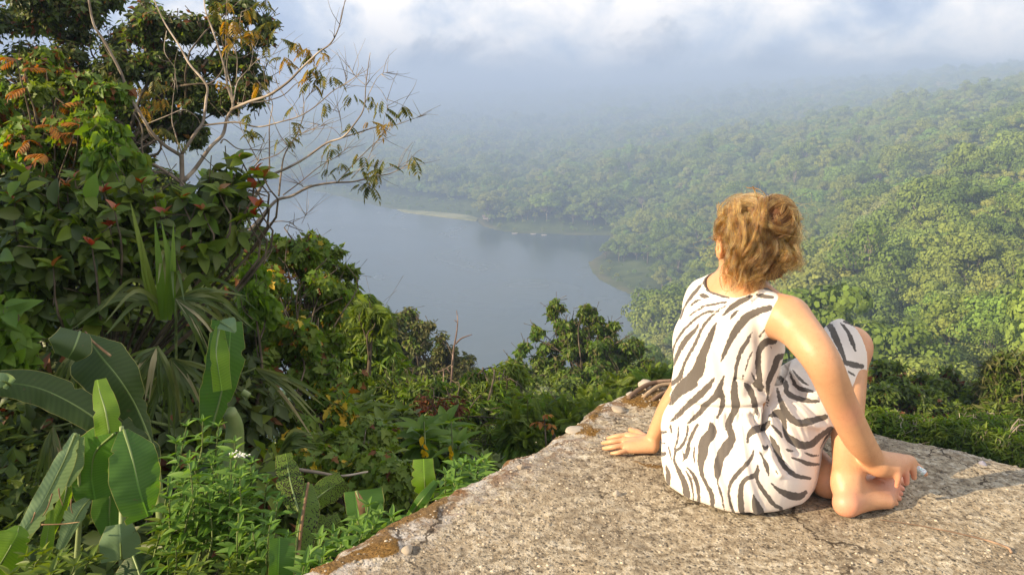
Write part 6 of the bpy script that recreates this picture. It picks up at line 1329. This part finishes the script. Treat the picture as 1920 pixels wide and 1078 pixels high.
blade([(128,870,3.3),(122,930,3.25),(95,1000,3.2)], [3,12,10], [3,12,8], MB_L, r2, b, (.2,.4), seed=12)
blade([(170,932,3.3),(146,965,3.25),(112,1030,3.2)], [6,26,8], [4,14,6], MB_P, r2, b, (.1,.5), seed=13)
blade([(-30,1100,3.0),(5,1050,2.95),(30,1005,2.95),(36,985,3.0)], [24,34,26,4], [20,34,34,8], MB_L, r2, b, (.2,.3), seed=14, label='yellow green leaf in the bottom left corner')
blade([(85,1060,3.1),(88,1010,3.1),(96,950,3.15)], [8,14,4], [8,12,4], MB_L, r2, b, (.3,.3), rows=14, seed=15)
blade([(228,1048,3.1),(226,1015,3.1),(224,982,3.12)], [34,36,22], [36,40,24], MB_P, r2, b, (.3,.3), rows=14, seed=16)
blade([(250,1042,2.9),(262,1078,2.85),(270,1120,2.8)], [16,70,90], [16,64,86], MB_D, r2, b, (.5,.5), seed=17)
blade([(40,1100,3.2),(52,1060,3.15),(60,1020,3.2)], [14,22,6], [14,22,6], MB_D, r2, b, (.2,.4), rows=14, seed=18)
stalk([(228,800,3.12),(230,900,3.2),(229,1000,3.15),(232,1100,3.1)], 8, 16, r2, b); stalk([(142,812,3.2),(150,940,3.3),(140,1100,3.3)], 5, 12, r2, b)
for q in [[(110,915,3.05),(112,930,3.05),(118,948,3.05)],[(134,935,3.05),(133,950,3.05),(136,962,3.05)],[(66,960,3.0),(62,972,3.0),(58,980,3.0)],[(78,983,3.0),(115,982,3.0),(150,978,3.0)],[(98,925,3.1),(90,950,3.1),(80,968,3.1)]]: stalk(q, 3, 1.5, r2, b, MDRY, 'dry_shred')
# plant 3: folded upright leaf
b = P(438, 1000, 4.3); r3 = empty('banana_plant', tuple(b), 'banana plant with one tall folded bright green leaf standing above the herb', 'banana plant', 'banana plants on the slope')
blade([(398,800,4.2),(414,742,4.2),(428,670,4.2),(434,602,4.25)], [8,22,32,20], [26,40,40,38], MB_M, r3, b, (.1,.25), seed=20, label='tall dark green back half of the folded leaf')
blade([(412,612,4.12),(406,660,4.02),(416,732,4.0)], [8,12,16], [8,24,18], MB_L, r3, b, (.5,-.1), rows=18, seed=21, label='bright folded flap with yellow left edge')
blade([(414,604,4.1),(428,612,4.0),(442,622,4.0)], [14,10,3], [6,22,3], MB_P, r3, b, (.2,.1), rows=12, seed=22)
blade([(404,655,4.2),(392,672,4.2),(398,690,4.2)], [6,10,6], [6,10,6], MB_L, r3, b, (.3,.3), rows=10, seed=23)
stalk([(430,770,4.3),(440,800,4.35),(438,860,4.4),(436,1000,4.5)], 26, 44, r3, b); stalk([(455,735,4.4),(468,742,4.4)], 14, 12, r3, b); stalk([(408,798,4.15),(418,795,4.15),(422,803,4.15)], 7, 3, r3, b, MDRY, 'dry_tip')
# plants by the ledge
b = P(560, 1120, 3.0); r4 = empty('banana_plant', tuple(b), 'banana plant with brown blotched leaves by the lower ledge edge', 'banana plant', 'banana plants on the slope')
blade([(560,960,3.3),(545,905,3.4),(535,850,3.5)], [14,26,12], [16,28,18], MB_S, r4, b, (.2,.3), rows=18, seed=30); blade([(552,1110,2.8),(556,1020,2.85),(568,950,2.95),(576,905,3.05)], [14,34,34,10], [5,6,6,4], MB_S, r4, b, (.3,.6), seed=31, label='long blotched leaf half, yellow green with black specks')
blade([(580,945,3.15),(612,920,3.2),(644,898,3.25)], [18,28,22], [14,26,18], MB_S, r4, b, (.2,.3), rows=16, seed=32); blade([(572,1010,3.05),(606,995,3.1),(640,975,3.15)], [18,26,18], [20,34,18], MB_S, r4, b, (.2,.3), rows=16, seed=33)
stalk([(578,905,3.04),(566,980,2.9),(558,1060,2.82),(556,1110,2.8)], 5, 8, r4, b, MDRY)
b = P(518, 1130, 2.6); r5 = empty('banana_plant', tuple(b), 'young banana leaf, bright and half rolled, at the bottom left of the ledge', 'banana plant', 'banana plants on the slope')
blade([(520,1110,2.55),(522,1060,2.55),(524,1008,2.6)], [30,30,32], [20,18,20], MB_M, r5, b, (.15,-.5), rows=18, seed=34); stalk([(520,1110,2.56),(518,1140,2.6)], 10, 14, r5, b)
b = P(668, 1010, 2.9); r6 = empty('banana_plant', tuple(b), 'square cut banana leaf with a dried brown strip beside the ledge', 'banana plant', 'banana plants on the slope')
blade([(670,1000,2.85),(669,960,2.85),(666,920,2.9)], [24,54,54], [10,20,22], MB_M, r6, b, (.2,.1), rows=18, seed=35); blade([(668,920,2.84),(676,945,2.82),(681,968,2.82)], [3,6,6], [3,9,4], MDRY, r6, b, (.2,.2), rows=10, cols=3, seed=36, name='dried_strip')
b = P(800, 980, 3.1); r7 = empty('banana_plant', tuple(b), 'short bright banana leaf pair growing against the middle of the ledge edge', 'banana plant', 'banana plants on the slope')
blade([(800,935,3.15),(796,900,3.1),(794,860,3.15)], [14,22,18], [16,26,20], MB_L, r7, b, (.2,.2), rows=18, seed=37); blade([(768,968,3.0),(792,935,2.95),(818,902,3.0)], [5,14,6], [8,12,6], MB_M, r7, b, (.2,.3), rows=16, seed=38); stalk([(800,930,3.15),(800,985,3.15)], 8, 12, r7, b)

# ------------------------------------------------------------------ strap-leaf palm
def strap(pts, w, parent, base, mat, name='blade_leaf', twist=0.0, rows=12, fold=.35):
    s = spline(np.array(pts, float), rows); C = np.array([P(*q) for q in s]); T = unit(np.gradient(C, axis=0)); vw = unit(C - [0, 0, CAMZ]); sd = unit(np.cross(T, vw)); t = np.linspace(0, 1, rows); ww = w * np.minimum(1, .45 + t * 2) * (1 - t ** 2.5 * .96) * s[:, 2] / FPX * .5
    a = twist; sd2 = sd * math.cos(a) + vw * math.sin(a); n2 = vw * math.cos(a) - sd * math.sin(a); V = np.concatenate([C - sd2 * ww[:, None], C + n2 * (ww * fold)[:, None], C + sd2 * ww[:, None]], 1).reshape(-1, 3)
    i = (np.arange(rows - 1)[:, None] * 3 + np.arange(2)[None]).ravel(); link(name, np_mesh(name, V - base, [np.stack([i, i + 1, i + 4, i + 3], -1)], [mat]), parent)
def palm():
    r = np.random.default_rng(77); b = P(330, 900, 4.9); root = empty('fan_palm', tuple(b), 'strap-leaf palm with upright lit blades and drooping fans in the middle of the left slope', 'palm')
    for x0, y0, x1, y1, w in [(305,600,290,410,16),(310,600,303,415,14),(318,600,325,420,13),(300,600,245,380,17),(296,600,262,440,12),(330,600,316,450,9)]: strap([(x0,y0,4.7),((x0+x1)/2+r.normal()*4,(y0+y1)/2,4.6),(x1,y1,4.6)], w, root, b, M_LIME if x1 > 285 else M_MID, twist=r.uniform(-.6,.6))
    for k in range(20):                                                      # arching blades from the heart
        a = r.uniform(-.2, 3.3); L = r.uniform(110, 210); x1, y1 = 318 + math.cos(a) * L, 560 - math.sin(a) * L * .45 + 60; xm, ym = 318 + math.cos(a) * L * .5, 560 - math.sin(a) * L * .45
        strap([(318,585,4.8),(xm,ym,4.7 + r.normal()*.1),(x1,y1,4.6 + r.normal()*.2)], r.uniform(8,15), root, b, M_PALM, twist=r.uniform(-.8,.8))
    for cx, cy, n, a0, a1, L, d in [(322,672,22,-2.6,-.3,130,4.5),(296,650,16,-2.7,-1.1,110,4.4),(330,560,16,-1.1,.3,120,4.5),(150,655,14,-2.4,-1.0,110,4.4),(480,690,12,-.9,-.4,150,4.8),(100,800,12,-1.9,-1.3,120,4.6),(390,560,10,-.9,-.1,60,4.8)]:
        for k in range(n):
            a = a0 + (a1 - a0) * k / (n - 1) + r.normal() * .04; l = L * r.uniform(.75, 1.15); x1 = cx + math.cos(a) * l; y1 = cy - math.sin(a) * l + 14
            strap([(cx,cy,d),(cx+math.cos(a)*l*.5, cy-math.sin(a)*l*.5-6, d-.08),(x1,y1,d + r.normal()*.05)], r.uniform(6,10), root, b, M_PALM if r.random() < .85 else MPD, twist=r.uniform(-.7,.7), rows=8)
        stalk([(330,800,4.9),((330+cx)/2,(760+cy)/2,4.8),(cx,cy,d)], 6, 4, root, b, MGST)
MPD = leaf_mat('dry_palm', G3((0.20, 0.17, 0.08), (0.34, 0.30, 0.16), (0.45, 0.40, 0.24)), .6, .3, .2)
palm()
# dark strap fronds near the herb, right
b = P(560, 900, 4.4); r8 = empty('fan_palm', tuple(b), 'low dark palm frond lying between herb and vine left of the ledge', 'palm')
rr8 = np.random.default_rng(8)
for k in range(9): strap([(520 + k*3,855 - k*2,4.3),(550,830 + rr8.normal()*10,4.2),(585 + k*2,812 + k*4,4.2)], 9, r8, b, M_DARK if k % 2 else M_PALM, twist=rr8.uniform(-.5,.5))

# ------------------------------------------------------------------ bright herb
def herb(label, stems, mat, size, seed, sepmax=240, name='leafy_herb', pairs=7):
    """stems: [(px,py,d,height_px)] tips"""
    r = np.random.default_rng(seed); b = P(stems[0][0], stems[0][1] + 160, stems[0][2] + .1); root = empty(name, tuple(b), label, 'herb', 'leafy herbs near the ledge'); tl = leaf_grid(.30, 5, .22, .35); lm = np_mesh('leaf', *tl, [mat]); pts, Rs, ss, tw = [], [], [], []
    for px, py, d, h in stems:
        tip = P(px, py, d); bot = P(px + r.normal() * 14, py + h, d + .06); mid = (tip + bot) / 2 + r.normal(size=3) * .012; S = spline([bot, mid, tip], 12); tw.append(tube(S, np.linspace(.0045, .0022, 12), 5))
        for i in range(pairs):
            t = 1 - (i / pairs) ** 1.1 * .85; c = S[min(11, int(t * 11))]; ph = i * 1.57 + r.uniform(-.3, .3)
            for q in range(2 if i else 4):
                a = ph + q * (3.14 if i else 1.57); up = .9 if i == 0 else .5 - i * .08; pts.append(c); Rs.append(rot_to(unit(np.array([math.cos(a), math.sin(a), up + r.normal() * .15])), None, r.normal() * .3)); ss.append(size * r.uniform(.75, 1.2) * (.6 if i == 0 else 1))
    pts, Rs, ss = np.array(pts), np.array(Rs), np.array(ss); _, _, dd_ = proj(pts); o_ = np.argsort(dd_ + r.normal(size=len(dd_)) * .02)
    for i in o_[:sepmax]:
        ob = bpy.data.objects.new('leaf', lm); COL.objects.link(ob); ob.parent = root; ob.matrix_basis = Matrix([[*(Rs[i][j] * ss[i]), pts[i][j] - b[j]] for j in range(3)] + [[0, 0, 0, 1]])
    if len(pts) > sepmax:
        k = o_[sepmax:]; V, F = place_many(tl, pts[k] - b, Rs[k], ss[k]); o = link('foliage', np_mesh('foliage', V, F, [mat]), root); o['kind'] = 'stuff'
    V, F = merge(tw); link('stem', np_mesh('stem', V - b, F, [MGST]), root); return root, b
hr_ = np.random.default_rng(15); st = []
for k in range(62):
    x = 405 + hr_.normal() * 62; y = 960 - 110 * math.exp(-((x - 395) / 75) ** 2) + hr_.uniform(-20, 120)
    if 295 < x < 545: st.append((x, y, 3.05 - (y - 820) / 1000 + hr_.normal() * .08, 110))
st += [(380,790,3.05,120),(350,800,3.1,110),(410,800,3.1,120),(440,830,3.0,120),(330,830,3.1,110),(470,870,3.0,110),(500,905,2.95,100),(520,940,2.9,100)]
rh, bh = herb('bright green bushy herb with a white flower head in the sunlight at lower left', st, M_HERB, .076, 51, 290)
V, F = [], []; fl = []
for k in range(60): V_, F_ = blob(.0045, k, 1, .7, .1); fl.append((V_ + P(447 + hr_.normal() * 8, 853 + hr_.normal() * 2.5 - 1, 2.93) - bh, F_))
V, F = merge(fl); mw = NT('white_petals'); link('flower_head', np_mesh('flower', V, F, [mw.done(mw.pbsdf((.72, .72, .66), .6))]), rh)
herb('bright herb shoots growing up against the lowest part of the ledge edge', [(600,1010,2.7,90),(625,1000,2.75,80),(580,1040,2.6,70),(640,1020,2.65,60),(605,1045,2.55,50),(570,1060,2.5,60)], M_HERB, .085, 52, 120)
herb('bright herb shoots beside the square cut banana leaf', [(690,950,2.75,80),(670,975,2.7,60),(710,965,2.75,60),(700,985,2.65,50),(735,970,2.7,50),(655,1000,2.65,50),(680,1000,2.6,40)], M_HERB, .080, 53, 150)
herb('bright herb shoots nearest the resting hand along the ledge edge', [(870,868,3.3,60),(855,880,3.2,60),(890,870,3.3,40),(850,905,3.05,40),(905,862,3.45,40),(835,890,3.1,60),(880,885,3.2,30)], M_HERB, .075, 54, 150)
herb('darker herb with long pointed leaves in the bottom left corner', [(80,1040,2.9,60),(50,1045,2.9,60),(110,1050,2.85,60),(140,1060,2.8,60),(170,1050,2.9,50),(20,1080,2.8,50),(95,1075,2.75,50)], M_MID, .10, 55, 150, pairs=4)
herb('low green herb at the bottom between the banana leaf and the bright herb', [(330,1030,2.75,90),(380,1060,2.7,80),(430,1050,2.7,80),(300,1000,2.85,90),(460,1060,2.7,80),(350,1070,2.6,60),(310,960,2.95,90)], M_MID, .075, 56, 150)
# fallen branch in the undergrowth
V, F = tube(spline([P(a, q, 5.0) for a, q in [(560,880),(600,886),(640,892),(690,884)]], 14), np.linspace(.012, .006, 14), 6); tag(link('fallen_branch', np_mesh('branch', V, F, [MGREY])), 'thin pale dead branch lying across the undergrowth behind the blotched leaves', 'branch')
# shoreline things on the far side
def far_things():
    b = PZ(912, 408, ZL + 3); m1 = NT('hut_wall'); w_ = m1.done(m1.pbsdf((.55, .50, .45), .8)); m2 = NT('hut_roof'); rf = m2.done(m2.pbsdf((.24, .18, .14), .8)); root = empty('shore_hut', tuple(b - [0, 0, 2]), 'tiny pale hut with a reddish roof on the far lake shore', 'hut')
    V = [(x, y, z_) for x in (-4, 4) for y in (-3, 3) for z_ in (0, 3)]; F = np.array([[0,1,3,2],[4,6,7,5],[0,4,5,1],[2,3,7,6]]); link('wall', np_mesh('wall', V, [F], [w_], smooth=False), root)
    V = [(-5,-4,2.9),(5,-4,2.9),(5,4,2.9),(-5,4,2.9),(-5,0,5.2),(5,0,5.2)]; link('roof', np_mesh('roof', V, [np.array([[0,1,5,4],[2,3,4,5]]), np.array([[0,4,3],[1,2,5]])], [rf], smooth=False), root)
    for i, (px, py) in enumerate([(965,437),(1000,438),(1020,440)]):
        q = PZ(px, py + 1, ZL + .3); V = [(-3,0,.0),(-1.5,-.8,-.2),(1.5,-.8,-.2),(3,0,0),(1.5,.8,-.2),(-1.5,.8,-.2),(-3.2,0,.7),(-1.5,-1,.5),(1.5,-1,.5),(3.2,0,.7),(1.5,1,.5),(-1.5,1,.5)]; F = np.array([[k, (k + 1) % 6, (k + 1) % 6 + 6, k + 6] for k in range(6)])
        tag(link('moored_boat', np_mesh('boat_hull', V, [F, np.array([[5,4,3,2,1,0]])], [w_], smooth=False), None, tuple(q)), ['small pale boat moored at the far shore, leftmost of three', 'small pale boat moored at the far shore, middle of three', 'small pale boat moored at the far shore, rightmost of three'][i], 'boat', 'boats moored at the far shore')
far_things()
